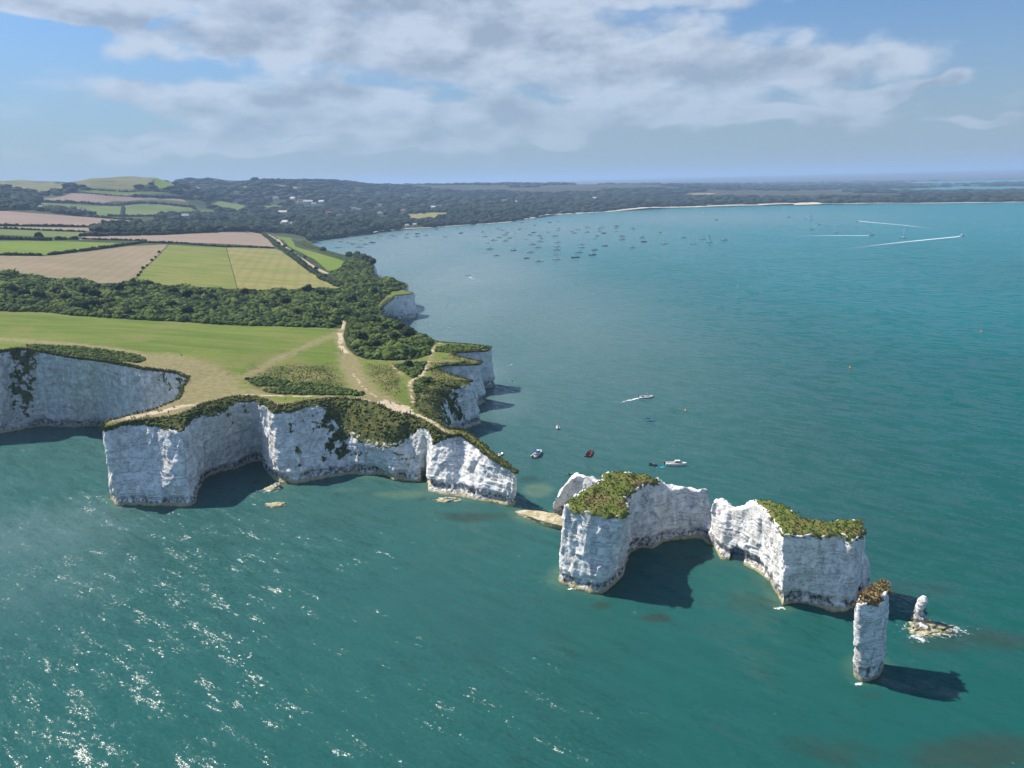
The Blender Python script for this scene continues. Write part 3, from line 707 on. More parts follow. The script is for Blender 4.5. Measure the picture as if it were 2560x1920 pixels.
# wear on the near meadow
PATHS = [([(860,802),(851,837),(854,866),(868,884)],2.4,1.0,1), ([(868,884),(872,905),(886,938),(905,967),(933,987),(966,1003)],5.0,.95,0), ([(880,930),(905,967),(933,987),(966,1003)],2.0,.75,1),
 ([(1034,1007),(1030,980),(1024,957),(1056,935),(1071,900),(1084,872),(1098,858)],1.2,1.0,1), ([(1024,954),(996,929),(977,910)],.8,.8,1),
 ([(868,884),(917,898),(980,903),(1075,903),(1130,902)],1.8,.7,0), ([(600,986),(695,989),(822,991),(894,996),(955,1010)],1.3,.9,1),
 ([(500,975),(600,948),(695,897),(790,856),(847,831)],4.0,.62,0), ([(-200,838),(0,848),(190,862),(316,878),(411,905),(475,930),(506,955)],3.4,.8,0),
 ([(400,902),(470,925),(510,955),(500,985),(470,1005)],12.0,1.4,0), ([(500,965),(560,985),(620,985)],8.0,.85,0), ([(272,1049),(332,1043),(411,1027),(491,1009)],2.6,1.0,1),
 ([(470,1000),(420,1030),(360,1045)],6,.8,0), ([(1075,1046),(1100,1070),(1124,1088)],1.8,1.0,1), ([(892,997),(940,1009),(975,1022)],3,1.0,1), ([(640,1008),(690,1020),(700,1015)],6,.8,0)]
BARE = [[(948,1006),(966,1001),(1000,1012),(1027,1013),(1034,1030),(1075,1046),(1080,1058),(1030,1038),(1000,1034),(966,1022)]]
mv = np.zeros(len(V2)); bv = np.zeros(len(V2)); rv = np.zeros(len(V2))
sel = np.nonzero(np.hypot(V2[:, 0], V2[:, 1]) < 700)[0]; Q = V2[sel]
for L, wd, amt, bare in PATHS:
    d = seg_dist(Q, hits(L)[:, :2]); g = amt * np.exp(-(d / wd) ** 2)
    mv[sel] = np.maximum(mv[sel], g)
    if bare: bv[sel] = np.maximum(bv[sel], amt * .82 * np.exp(-(d / (wd * .75)) ** 2))
for L in BARE:
    bv[sel] = np.maximum(bv[sel], pip(Q, hits(L)[:, :2]) * .95)
ROUGH = [[(880,905),(1020,905),(1035,950),(1030,1005),(960,1000),(905,955)], [(600,905),(860,905),(900,960),(910,1000),(640,1000),(560,950)], [(440,880),(600,930),(640,945),(560,960),(480,920)], [(1040,900),(1240,860),(1230,920),(1200,970),(1040,1000)]]
for L in ROUGH:
    pl = hits(L)[:, :2]; ins = pip(Q, pl); dd = seg_dist(Q, np.vstack([pl, pl[:1]]))
    rv[sel] = np.maximum(rv[sel], np.where(ins, np.minimum(1, dd / 8), 0) * .75)
d_edge = np.array([kd.find((p[0], p[1], 0))[2] for p in Q])
rv[sel] = np.maximum(rv[sel], np.exp(-(d_edge / 2.2) ** 2))
V3 = np.c_[V2, Z2]
def emit(name, mtl, mask):
    f = tris[mask]
    if len(f) == 0: return
    u, inv = np.unique(f, return_inverse=True); f = inv.reshape(-1, 3)
    o = obj(name, mesh_np(name, V3[u], f, mtl, True, dict(worn=mv[u], bare=bv[u], rough=rv[u]))); tag(o, kind='structure'); return o
for k, (nm, mt, poly) in enumerate(reg_xy): emit(nm, mt, rid == k)
emit('scrub_ground', M_SCRUBFLOOR, rid == 1000); emit('meadow', MEADOW, rid == 1001)
emit('countryside', M_WOODFLOOR, rid == 1002); emit('far_heath', M_HEATH, rid == 1003)

# ------------------------------------------------------------------ sea
def water_material():
    m, n = mat('sea_water'); P = n.pos(); x, y, z = n.sep(P)
    silt_glare = n.attr('silt_glare'); deep = n.attr('deep'); reef = n.attr('reef'); sand = n.attr('sandy')
    cloudn = n.noise(P, .012, 5, .6); patch = n.noise(P, .045, 5, .62)
    col = n.mix(deep, (.002, .068, .059), (.003, .150, .162))
    col = n.mix(n.m('MULTIPLY', n.ss(cloudn, .40, .66), .45), col, n.mix(deep, (.001, .050, .044), (.002, .120, .131)))
    col = n.mix(n.m('MULTIPLY', silt_glare, n.ss(cloudn, .2, .6, .8, 1)), col, (.140, .200, .198))
    sf = n.ss(n.m('ADD', sand, n.m('MULTIPLY', n.m('SUBTRACT', patch, .5), .8)), .3, .8)
    col = n.mix(n.m('MULTIPLY', sf, .6), col, (.105, .165, .100))
    rf = n.ss(n.m('ADD', reef, n.m('MULTIPLY', n.m('SUBTRACT', patch, .5), 1.2)), .30, .75)
    col = n.mix(n.m('MULTIPLY', rf, .75), col, (.026, .046, .036))
    # wind sea: short crests running across, with a little long swell
    rot = n.new('ShaderNodeVectorRotate', rotation_type='Z_AXIS'); n.put(rot.inputs['Vector'], P); rot.inputs['Angle'].default_value = R(38)
    rp = rot.outputs[0]
    def slopes(vec, scale3, det, amp):
        t = n.new('ShaderNodeTexNoise'); n.put(t.inputs['Vector'], n.scale(vec, scale3)); t.inputs['Scale'].default_value = 1.0; t.inputs['Detail'].default_value = det; t.inputs['Roughness'].default_value = .55
        return n.v('MULTIPLY', n.v('SUBTRACT', t.outputs['Color'], (.5, .5, .5)), amp)
    s1 = slopes(rp, (.10, .34, .2), 2, (.55, 1.55, 0)); s2 = slopes(rp, (3.4, 5.4, 1), 1, (.62, .80, 0))
    gust = n.ss(n.noise(P, .014, 3), .35, .65, .70, 1.15)
    s3 = slopes(rp, (.8, 1.7, 1), 1, (.60, 1.0, 0))
    sl_ = n.v('SCALE', n.v('ADD', n.v('ADD', s1, s3), s2), gust)
    back = n.new('ShaderNodeVectorRotate', rotation_type='Z_AXIS'); n.put(back.inputs['Vector'], sl_); back.inputs['Angle'].default_value = R(-38)
    nr = n.v('NORMALIZE', n.v('ADD', back.outputs[0], (0, 0, 1)))
    # small breaking crests
    foam = n.m('MULTIPLY', n.ss(n.noise(n.scale(rp, (.35, 1.5, 1)), 1.0, 4, .6), .735, .77), n.ss(n.noise(P, .05, 3), .50, .62))
    col = n.mix(n.m('MULTIPLY', foam, .7), col, (.7, .74, .75))
    n.principled(col, n.m('MULTIPLY_ADD', foam, .5, .21), .14, nr, IOR=1.333)
    return m
WATER = water_material()
def sea():
    rr = [40.0]
    while rr[-1] < 60000: rr.append(rr[-1] * (1.0085 if 110 < rr[-1] < 420 else 1.022))
    rr = np.array(rr); aa = np.arange(-1.25, 1.2501, .008)
    Rg, Ag = np.meshgrid(rr, aa, indexing='ij'); V = np.stack([Rg * np.sin(Ag), Rg * np.cos(Ag), Rg * 0], -1)
    m, k = Rg.shape; P = V.reshape(-1, 3); xy = P[:, :2]
    idx = np.arange(m * k).reshape(m, k); q = np.stack([idx[:-1, :-1], idx[1:, :-1], idx[1:, 1:], idx[:-1, 1:]], -1).reshape(-1, 4)
    nr = np.hypot(xy[:, 0], xy[:, 1]) < 4000
    def blob(px, py, rx, ry, s=1.0):
        c = at(px, py, 0)[:2]; sc = (c[1] * CP + H * SP) / F
        d = (xy - c) / np.array([rx * sc, ry * sc * math.hypot(c[1], H) / H]); return s * np.exp(-(d ** 2).sum(1))
    silt_glare = np.zeros(len(P)); deep = np.zeros(len(P)); reef = np.zeros(len(P)); sandy = np.zeros(len(P))
    # sediment off cliffs and beach; sky glare and sheen painted in as paler water
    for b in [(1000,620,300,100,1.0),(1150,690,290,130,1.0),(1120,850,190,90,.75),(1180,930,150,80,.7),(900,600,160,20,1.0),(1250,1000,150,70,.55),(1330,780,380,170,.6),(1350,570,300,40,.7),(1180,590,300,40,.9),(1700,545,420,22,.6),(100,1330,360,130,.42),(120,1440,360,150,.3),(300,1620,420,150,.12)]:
        silt_glare = np.maximum(silt_glare, blob(*b))
    deep = sstep(xy[:, 1], 170, 1300) * .8 + .2 * sstep(xy[:, 0], 100, 900)
    deep = np.clip(deep + blob(2300, 760, 500, 160, .35), 0, 1)
    for b in [(1640,1545,60,16,.9),(1500,1515,40,14,.8),(2180,1740,60,24,.7),(2420,1600,220,50,.75),(2300,1480,170,40,.6),(1480,1400,60,40,.3),(2480,1880,300,60,.75),(2100,1870,260,60,.5),(1180,1290,120,18,.7),(840,1300,60,10,.5),(1330,1200,80,20,.5),(1700,1400,110,30,.5),(1870,1510,120,50,.45),(1650,1640,120,30,.35),(160,1470,200,20,.35),(1250,1180,70,14,.6)]:
        reef = np.maximum(reef, blob(*b))
    for b in [(1345,1225,50,22,1.0),(1000,1235,120,16,.7),(880,1225,110,12,.5),(720,1240,90,22,.45),(1850,1480,60,40,.35),(1310,1290,60,10,.7),(2330,1580,90,22,.55)]:
        sandy = np.maximum(sandy, blob(*b))
    BB = np.concatenate(BASES)[::3]; kb = kdtree.KDTree(len(BB))
    for i_, b_ in enumerate(BB): kb.insert((b_[0], b_[1], 0), i_)
    kb.balance(); ns = np.nonzero((np.hypot(xy[:, 0], xy[:, 1]) < 520) & (np.abs(np.arctan2(xy[:, 0], xy[:, 1])) < .75))[0]
    dsh = np.array([kb.find((xy[i_, 0], xy[i_, 1], 0))[2] for i_ in ns]); sandy[ns] = np.maximum(sandy[ns], .52 * np.exp(-(dsh / 5.5) ** 2))
    me = mesh_np('sea', P, q, WATER, True, dict(silt_glare=silt_glare, deep=deep, reef=reef, sandy=sandy))
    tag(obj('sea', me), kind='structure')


# ------------------------------------------------------------------ chalk stacks
def fill(rim, step, zfun):
    """triangulated sheet inside a closed rim (n,3); returns V, tris with the rim first"""
    xy = rim[:, :2]; n = len(rim)
    x0, y0 = xy.min(0); x1, y1 = xy.max(0)
    gx, gy = np.meshgrid(np.arange(x0, x1, step), np.arange(y0, y1, step)); G = np.c_[gx.ravel(), gy.ravel()] + rng.uniform(-.2, .2, (gx.size, 2)) * step
    G = G[pip(G, xy)]
    if len(G): G = G[seg_dist(G, np.vstack([xy, xy[:1]])) > step * .45]
    P = np.vstack([xy, G])
    vs, es, fs, ov, *_ = geometry.delaunay_2d_cdt([Vector(p) for p in P.tolist()], [(i, (i + 1) % n) for i in range(n)], [list(range(n))], 1, 1e-5)
    V = np.array([tuple(v) for v in vs]); z = np.zeros(len(V))
    orig = np.array([o_[0] if len(o_) else -1 for o_ in ov])
    z = zfun(V); r_ = (orig >= 0) & (orig < n); z[r_] = rim[orig[r_], 2]
    return np.c_[V, z], np.array([f for f in fs if len(f) == 3]), orig
def rbf2(pts, sm=.05):
    xy, z = pts[:, :2], pts[:, 2]; d = np.linalg.norm(xy[:, None] - xy[None], axis=2); k = len(z)
    A_ = np.zeros((k + 1, k + 1)); A_[:k, :k] = d - np.eye(k) * sm; A_[:k, k] = 1; A_[k, :k] = 1
    w_ = np.linalg.solve(A_, np.r_[z, 0])
    return lambda P: np.linalg.norm(P[:, None, :2] - xy[None], axis=2) @ w_[:k] + w_[k]
def rock(name, stations, parent, spacing=.3, rows=64, dome=0.0, amp=1.0, seed=0.0, notch=1.0, step=.6, mtl=None):
    st = [s if len(s) == 5 else (s[0], None, s[1], .0, s[2] if len(s) > 2 else .0) for s in stations]
    V, Q, att, idx, top, G, veg = wall(st, spacing, rows, 4, closed=True, amp=amp, seed=seed, notch=notch)
    rim = G[-1]; zf0 = rbf2(rim[::max(1, len(rim) // 60)])
    def zf(P):
        d = seg_dist(P, np.vstack([rim[:, :2], rim[:1, :2]]))
        return zf0(P) + dome * (1 - np.exp(-d / 3.0)) + fbm(np.c_[P[:, :2] / 2.2, np.zeros(len(P))], 3) * .9 * np.minimum(1, d / 1.5)
    Vt, Tt, orig = fill(rim, step, zf)
    m_, n_ = idx.shape
    mp = np.where((orig >= 0) & (orig < n_), idx[-1][np.clip(orig, 0, n_ - 1)], -1)
    new = np.nonzero(mp < 0)[0]; mp[new] = len(V) + np.arange(len(new))
    Va = np.concatenate([V, Vt[new]])
    # floor under water closes the solid
    c0 = V[idx[0]].mean(0); ci = len(Va); Va = np.vstack([Va, c0[None]])
    fl = np.stack([np.roll(idx[0], -1), idx[0], np.full(n_, ci)], -1)
    for k in att: att[k] = np.r_[att[k], np.zeros(len(Va) - len(V))]
    me = mesh_np(name, Va, [Q, mp[Tt], fl], mtl or CHALK, True, att)
    return obj(name, me, parent), zf, rim
def turf(name, poly_px, zf, parent, material, thick=.4, step=.42, tuft=2.0, tuft_mat=None, th=.34):
    poly = densify(np.vstack([[at(*p)[:2] for p in poly_px], [at(*poly_px[0])[:2]]]), .004)[:-1]
    c = poly.mean(0)
    poly = poly + np.c_[fbm(np.c_[poly / 1.3, np.zeros(len(poly))], 3), fbm(np.c_[poly / 1.3, np.full(len(poly), 7.)], 3)] * 2.2
    rim = np.c_[poly, zf(poly) - .45]
    def zz(P):
        d = seg_dist(P, np.vstack([poly, poly[:1]]))
        return zf(P) + thick * np.minimum(1, d / .8) + (fbm(np.c_[P / 1.1, np.zeros(len(P))], 4) * .8 + .1) * np.minimum(1, d / .6)
    V, Tt, _ = fill(rim, step, zz)
    o = obj(name, mesh_np(name, V, Tt, material, True), parent)
    # tufts of long grass, denser at the overhanging rim
    ar = np.abs(np.cross(V[Tt[:, 1], :2] - V[Tt[:, 0], :2], V[Tt[:, 2], :2] - V[Tt[:, 0], :2])) / 2
    k = int(ar.sum() * tuft); pick = rng.choice(len(Tt), k, p=ar / ar.sum()); b = rng.dirichlet((1, 1, 1), k)
    base = (V[Tt[pick]] * b[..., None]).sum(1)
    e = rng.integers(0, len(poly), int(len(poly) * 1.6)); eb = np.c_[poly[e] + rng.uniform(-.4, .4, (len(e), 2)), zf(poly[e]) + rng.uniform(-.7, .1, len(e))]
    Vb, Fb, tn = blades(np.vstack([base, eb]), th)
    t = obj('grass_tufts', mesh_np('grass_tufts', Vb, Fb, tuft_mat or TUFT, False, dict(tint=tn)), parent); tag(t, kind='stuff')
    return o
def blades(base, hgt, per=7, wd=.16):
    n_ = len(base); b = np.repeat(base, per, 0); k = len(b)
    a = rng.uniform(0, 6.283, k); lean = rng.uniform(.15, .95, k); hh = hgt * rng.uniform(.5, 1.25, k)
    d = np.c_[np.cos(a), np.sin(a)]; s_ = np.c_[-np.sin(a), np.cos(a)] * wd
    tip = b + np.c_[d * (hh * lean)[:, None], hh * np.sqrt(np.maximum(.05, 1 - lean ** 2))]
    p0 = b + np.c_[s_, np.full(k, -.06)] + np.c_[d * .05, np.zeros(k)]; p1 = b - np.c_[s_, np.full(k, .06)] + np.c_[d * .05, np.zeros(k)]
    V = np.stack([p0, p1, tip], 1).reshape(-1, 3); Fq = np.arange(3 * k).reshape(-1, 3)
    return V, Fq, np.repeat(np.repeat(rng.uniform(0, 1, n_), per), 3)
TUFT = foliage_material('tuft_grass', (.090, .128, .026), (.150, .165, .045), (.18, .165, .06), .5)
TUFT_TAN = foliage_material('tuft_dry', (.20, .145, .06), (.38, .28, .15), (.44, .34, .20), .5)

# the square stack with the grassy top and a curved wing wall
e3 = empty('chalk_stack', (*at(1480, 1440, 0)[:2], 0)); bpy.context.view_layer.update()
def keep(o, p):      # parent without moving
    o.parent = p; o.matrix_parent_inverse = Matrix.Translation(p.location).inverted(); return o
tag(e3, 'broad square chalk stack with flat grassy top and curved wing wall', 'rock stack')
g3 = .0
st3 = [((1411,1267,20.5),(1392,1454)),((1461,1280,20.5),(1432,1472)),((1505,1287,20.3),(1478,1485)),((1540,1292,20.2),(1505,1485)),((1560,1291,20.2),(1532,1464),.05),((1571,1277,20),(1558,1440),.15),
 ((1563,1240,19.8),(1572,1385),.25),((1593,1219,19.5),(1600,1370),.3),((1646,1207,19),(1632,1372),.25),((1667,1224,15.6),(1657,1355),.15),((1694,1228,14),(1690,1350),.15),((1717,1221,14.6),(1720,1348),.15),
 ((1733,1231,13.6),(1738,1347),.15),((1758,1221,14.3),(1758,1350),.15),((1770,1230,13),(1776,1366),.1),((1776,1240,11),(1788,1356),.05),
 ((1770,1217,13.4),N_),((1740,1220,13.6),N_),((1715,1212,14.4),N_),((1690,1217,14),N_),((1668,1211,15.6),N_),((1652,1198,18.8),N_),((1593,1189,19.2),N_),((1532,1182,19.5),N_),((1506,1183,19.6),N_),((1501,1206,19.8),N_),((1466,1225,20),N_),((1426,1245,20.3),N_)]
st3 = [(a[0], a[1], a[2] if len(a) > 2 else .0) for a in st3]
r3, z3, rim3 = rock('rock_body', st3, None, seed=100, amp=.62); keep(r3, e3)
f3 = [((1386,1253,7),(1380,1288)),((1412,1218,9.6),(1396,1291)),((1434,1188,11.8),(1436,1284)),((1470,1196,11.6),(1475,1286)),((1503,1210,11.6),(1512,1290)),((1508,1203,11.6),N_),((1470,1190,11.6),N_),((1440,1181,11.8),N_),((1408,1212,9),N_)]
f3o, _, _ = rock('rock_fin', f3, None, seed=140, amp=.8, rows=40); keep(f3o, e3)
n0 = set(bpy.data.objects)
turf('turf', [(1411,1268,20.5),(1461,1281,20.5),(1505,1288,20.3),(1540,1293,20.2),(1558,1293,20.2),(1573,1280,20),(1563,1240,19.8),(1593,1220,19.5),(1648,1206,19),(1646,1198,19),(1593,1189,19.2),(1532,1182,19.5),(1506,1182,19.6),(1500,1206,19.8),(1465,1225,20),(1425,1245,20.3)], z3, None, TURF)
for o in set(bpy.data.objects) - n0: keep(o, e3)

# the stack with the arch
e4 = empty('chalk_stack', (*at(1990, 1500, 0)[:2], 0))
tag(e4, 'long crescent chalk stack with sea arch and sloping grassy back', 'rock stack')
st4 = [((1779,1266,13),(1790,1372),.1),((1790,1254,14),(1795,1391),.1),((1803,1252,14.5),(1803,1399),.1),((1822,1264,14),(1822,1401),.1),((1836,1276,13.5),(1845,1406),.1),((1857,1276,14.5),(1866,1416),.1),((1876,1263,17),(1893,1430),.05),
 ((1900,1268,17.8),(1912,1445),.05),((1924,1288,18.2),(1926,1460),0),((1944,1316,18.5),(1942,1489),0),((1956,1338,18.7),(1955,1517),.0),((1985,1338,18.7),(1978,1509),.1),((2022,1340,18.6),(2005,1507),.1),((2065,1340,18.4),(2045,1516),.1),
 ((2098,1333,18.4),(2085,1531),.1),((2131,1348,18.2),(2112,1532),.1),((2152,1342,18),(2135,1520),.1),((2162,1322,17.8),(2152,1494),.1),((2157,1304,17.8),N_),((2109,1298,18.2),N_),((2076,1303,18.2),N_),((2033,1302,18.3),N_),((2000,1291,18.2),N_),((1957,1268,18),N_),((1918,1254,17.8),N_),((1888,1249,17.5),N_),
 ((1862,1262,14.6),N_),((1838,1265,13.5),N_),((1822,1254,14),N_),((1800,1244,14.3),N_),((1784,1248,13.6),N_)]
r4, z4, rim4 = rock('rock_body', [(a[0], a[1], a[2] if len(a) > 2 else .0) for a in st4], None, seed=300, amp=.62)
# sea arch cut through the thin western end
a0 = at(1843, 1404, 0); dv = np.array([.42, .90, 0]); nv = np.array([.90, -.42, 0])
ct = MB(); rings = []
for k, t in enumerate(np.linspace(-9, 16, 12)):
    cpt = a0 + dv * t; ring = []
    for j in range(14):
        an = 2 * math.pi * j / 14
        u = math.cos(an) * 2.1; zz_ = -.6 + math.sin(an) * (5.4 if math.sin(an) > 0 else 1.6)
        wob = 1 + .16 * math.sin(3.1 * j + 1.7 * k) + .1 * math.sin(5.3 * j - k)
        ring.append(tuple(cpt + nv * u * wob + np.array([0, 0, zz_ * wob])))
    rings.append(ring)
ct.loft(rings); cutter = obj('cutter', ct.mesh('cutter', CHALK))
bm_ = r4.modifiers.new('arch', 'BOOLEAN'); bm_.object = cutter; bm_.operation = 'DIFFERENCE'; bm_.solver = 'EXACT'
bpy.context.view_layer.update()
me4 = bpy.data.meshes.new_from_object(r4.evaluated_get(bpy.context.evaluated_depsgraph_get()))
r4.modifiers.clear(); r4.data = me4; bpy.data.objects.remove(cutter); keep(r4, e4)
f4 = [((2150,1380,11.5),(2148,1502)),((2166,1386,11),(2172,1492)),((2178,1426,6),(2184,1478)),((2176,1404,7.5),N_),((2160,1372,11.5),N_)]
f4o, _, _ = rock('rock_fin', [(a[0], a[1]) for a in f4], None, seed=340, amp=.5, rows=26); keep(f4o, e4)
n0 = set(bpy.data.objects)
turf('turf', [(1882,1260,17),(1905,1270,17.8),(1926,1289,18.2),(1946,1317,18.5),(1957,1339,18.7),(1985,1339,18.7),(2022,1341,18.6),(2065,1341,18.4),(2098,1334,18.4),(2131,1349,18.2),(2153,1343,18),(2163,1322,17.8),(2158,1303,17.8),(2109,1297,18.2),(2076,1302,18.2),(2033,1301,18.3),(2000,1290,18.2),(1957,1267,18),(1918,1253,17.8),(1890,1250,17.5)], z4, None, TURF)
for o in set(bpy.data.objects) - n0: keep(o, e4)

# the slender pillar
e5 = empty('chalk_pillar', (*at(2170, 1690, 0)[:2], 0))
tag(e5, 'slender free-standing chalk pillar with dry grass cap, casting a long shadow', 'rock pillar')
st5 = [((2142,1503,17.5),(2134,1690)),((2152,1513,17.5),(2150,1703)),((2180,1507,17.7),(2164,1706)),((2212,1490,17.8),(2198,1694)),((2224,1472,17.8),(2208,1674)),((2220,1457,17.8),(2208,1660)),((2202,1449,17.8),(2190,1654)),((2168,1475,17.7),(2160,1662)),((2150,1488,17.6),(2142,1672))]
r5, z5, rim5 = rock('rock_body', [(a[0], a[1]) for a in st5], None, spacing=.3, rows=60, seed=500, amp=.5, notch=.9, step=.5); keep(r5, e5)
n0 = set(bpy.data.objects)
turf('turf', [(s_[0][0], s_[0][1], s_[0][2]) for s_ in st5], z5, None, TURF_TAN, thick=.7, tuft=5, tuft_mat=TUFT_TAN, th=.7)
for o in set(bpy.data.objects) - n0: keep(o, e5)

# the stump of the fallen stack and its shoal
def ring_rock(name, c, prof, seed, parent=None, n=40, sq=(1, 1), rough=.22):
    V = []; c = np.asarray(c, float)
    lev = []
    for i in range(len(prof) - 1):
        for t in np.linspace(0, 1, 7)[:-1]: lev.append([prof[i][k] * (1 - t) + prof[i + 1][k] * t for k in range(4)])
    lev.append(list(prof[-1]))
    for (z, r, ox, oy) in lev:
        a = np.arange(n) * 2 * math.pi / n
        p = np.c_[c[0] + ox + np.cos(a) * r * sq[0], c[1] + oy + np.sin(a) * r * sq[1], np.full(n, z)]
        d = 1 + rough * 2 * fbm((p + seed) / np.array([1.1, 1.1, .8]), 4)
        p[:, 0] = c[0] + ox + (p[:, 0] - c[0] - ox) * d; p[:, 1] = c[1] + oy + (p[:, 1] - c[1] - oy) * d
        V.append(p)
    m = len(V); V = np.concatenate(V + [np.array([[c[0] + lev[-1][2], c[1] + lev[-1][3], lev[-1][0] + .25]])]); idx = np.arange(m * n).reshape(m, n)
    q = np.stack([idx[:-1], np.roll(idx, -1, 1)[:-1], np.roll(idx, -1, 1)[1:], idx[1:]], -1).reshape(-1, 4)
    tp = np.stack([idx[-1], np.roll(idx[-1], -1), np.full(n, m * n)], -1)
    return obj(name, mesh_np(name, V, [q, tp], CHALK, True, dict(veg=np.zeros(len(V)), grey=np.full(len(V), .25))), parent)
cs = at(2299, 1551, 0)
stump = ring_rock('chalk_stump', cs, [(-2, 2.6, 0, 0), (0, 2.0, 0, 0), (1.1, 1.4, -.4, 0), (2.6, .85, -.6, 0), (3.8, .95, -.2, 0), (5.2, 1.05, .15, 0), (6.1, .6, .4, 0)], 20, rough=.26)
tag(stump, 'small weathered chalk stump standing beyond the slender pillar', 'rock stump')
shoal = ring_rock('rock_shoal', at(2318, 1572, 0), [(-2, 8.5, 1.5, -.8), (-.3, 5.6, 1.6, -.6), (.06, 3.6, .6, -.3), (.35, 2.2, -1.0, .3), (1.0, 1.2, -1.6, .3)], 33, n=72, sq=(1.25, .7), rough=.7)
tag(shoal, 'low weed-covered reef awash at the foot of the chalk stump', 'reef')
# yellow ledge between the headland and the square stack
led, _, _ = rock('rock_ledge', [((1287,1277,.5),(1284,1279)),((1310,1287,.9),(1306,1292)),((1345,1299,1.3),(1340,1306)),((1380,1309,1.6),(1376,1319)),((1412,1316,1.7),(1412,1326)),((1420,1290,1.7),N_),((1385,1282,1.5),N_),((1340,1277,1.2),N_),((1310,1274,.8),N_)], None, spacing=.35, rows=10, amp=.6, seed=700, notch=.25, dome=.35, step=.45, mtl=turf_material('weedy_rock', [(.46, .40, .26), (.56, .50, .36), (.34, .29, .16), (.20, .17, .09)], .8, .4))
tag(led, 'low ochre rock ledge joining headland and square stack', 'rock ledge')
i1 = ring_rock('tidal_rock', at(692, 1262, 0), [(-2, 4.2, 0, 0), (0, 2.7, 0, 0), (.35, 1.7, 0, 0), (.6, .7, .3, 0)], 50, sq=(1.25, .8), rough=.5); tag(i1, 'flat pale rock awash in front of the chalk buttress', 'rock')
i2 = ring_rock('tidal_rock', at(683, 1222, 0), [(-2, 3.5, 0, 0), (0, 2.4, 0, 0), (.8, 1.5, .8, .5), (1.7, .6, 1.4, 1.0)], 61, sq=(1.3, .8), rough=.4); tag(i2, 'yellowish rock at the foot of the chalk buttress', 'rock')
i3 = ring_rock('tidal_rock', at(1118, 1250, 0), [(-2, 4, 0, 0), (0, 2.8, 0, 0), (.5, 1.6, 0, 0), (.8, .7, .2, 0)], 71, sq=(1.5, .7), rough=.5); tag(i3, 'low rock awash below the pointed headland', 'rock')
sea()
# broken water round the shoals and along the foot of the rocks
def foam_material():
    m, n = mat('surf'); P = n.pos(); a = n.noise(P, .9, 6, .7); e = n.attr('edge')
    f = n.ss(n.m('ADD', n.m('MULTIPLY', n.m('SUBTRACT', a, .5), 1.8), e), .34, .62)
    b = n.new('ShaderNodeBsdfPrincipled'); b.inputs['Base Color'].default_value = (.70, .74, .74, 1); b.inputs['Roughness'].default_value = .8
    n.put(b.inputs['Alpha'], f); o = n.new('ShaderNodeOutputMaterial'); n.l.new(b.outputs[0], o.inputs[0]); return m
SURF = foam_material()
def surf(c, rx, ry, s=.6, rot=0.0):
    k, g = 40, 9; V, E = [], []
    for i in range(g):
        t = (i + .0) / (g - 1); a = np.arange(k) * 2 * math.pi / k
        V.append(np.c_[np.cos(a) * rx * t, np.sin(a) * ry * t, np.full(k, .03)]); E.append(np.full(k, s * (1 - t ** 1.6)))
    V = np.concatenate(V); E = np.concatenate(E); idx = np.arange(g * k).reshape(g, k)
    q = np.stack([idx[:-1], np.roll(idx, -1, 1)[:-1], np.roll(idx, -1, 1)[1:], idx[1:]], -1).reshape(-1, 4)
    o = obj('surf', mesh_np('surf', V, q, SURF, True, dict(edge=E)), None, (c[0], c[1], 0.12), rot)
    tag(o, kind='stuff')
surf(at(2330, 1576, 0), 10.5, 5.2, .50, -.1); surf(at(2375, 1574, 0), 9.0, 3.4, .46, -.15); surf(at(2300, 1596, 0), 4.5, 3.0, .5); surf(at(692, 1262, 0), 6.5, 3.6, .42); surf(at(672, 1228, 0), 7, 3, .38)
surf(at(1118, 1250, 0), 5.5, 2.2, .36); surf(at(1430, 1473, 0), 2.2, 1.1, .55); surf(at(1950, 1522, 0), 2.0, 1.6, .5); surf(at(2150, 1712, 0), 2.6, 1.0, .45); surf(at(620, 1640, 0), 4.5, 2.6, .28, .4)


# ------------------------------------------------------------------ vegetation
ORD = ['first', 'second', 'third', 'fourth', 'fifth', 'sixth', 'seventh', 'eighth', 'ninth', 'tenth']
def ordw(i):
    if i < 10: return ORD[i]
    tens = {1: '', 2: 'twenty', 3: 'thirty', 4: 'forty', 5: 'fifty', 6: 'sixty'}; teen = ['tenth', 'eleventh', 'twelfth', 'thirteenth', 'fourteenth', 'fifteenth', 'sixteenth', 'seventeenth', 'eighteenth', 'nineteenth']
    i += 1
    if i < 20: return teen[i - 10]
    return (tens[i // 10][:-1] + 'ieth') if i % 10 == 0 else tens[i // 10] + '-' + ORD[i % 10 - 1]
def ico(sub):
    b = bmesh.new(); bmesh.ops.create_icosphere(b, subdivisions=sub, radius=1.0)
    V = np.array([tuple(v.co) for v in b.verts]); Fa = np.array([[v.index for v in f.verts] for f in b.faces]); b.free(); return V, Fa
ICO = {1: ico(1), 2: ico(2), 3: ico(3)}
def clump_proto(sub, leaves, seed, rough=.45, lsize=.3):
    V, Fa = ICO[sub]; V = V.copy(); d = 1 + rough * 1.7 * fbm(V * 1.25 + seed * 7.1, 3); V = V * d[:, None]; V[:, 2] = np.maximum(V[:, 2], -.35)
    if leaves:
        r = np.random.default_rng(seed); k = r.integers(0, len(Fa), leaves); c = V[Fa[k]].mean(1) * r.uniform(.92, 1.12, (leaves, 1))
        t = r.normal(size=(leaves, 3, 3)) * lsize * .6; L = c[:, None] + t; b = len(V)
        V = np.vstack([V, L.reshape(-1, 3)]); Fa = np.vstack([Fa, b + np.arange(3 * leaves).reshape(-1, 3)])
    return V, Fa
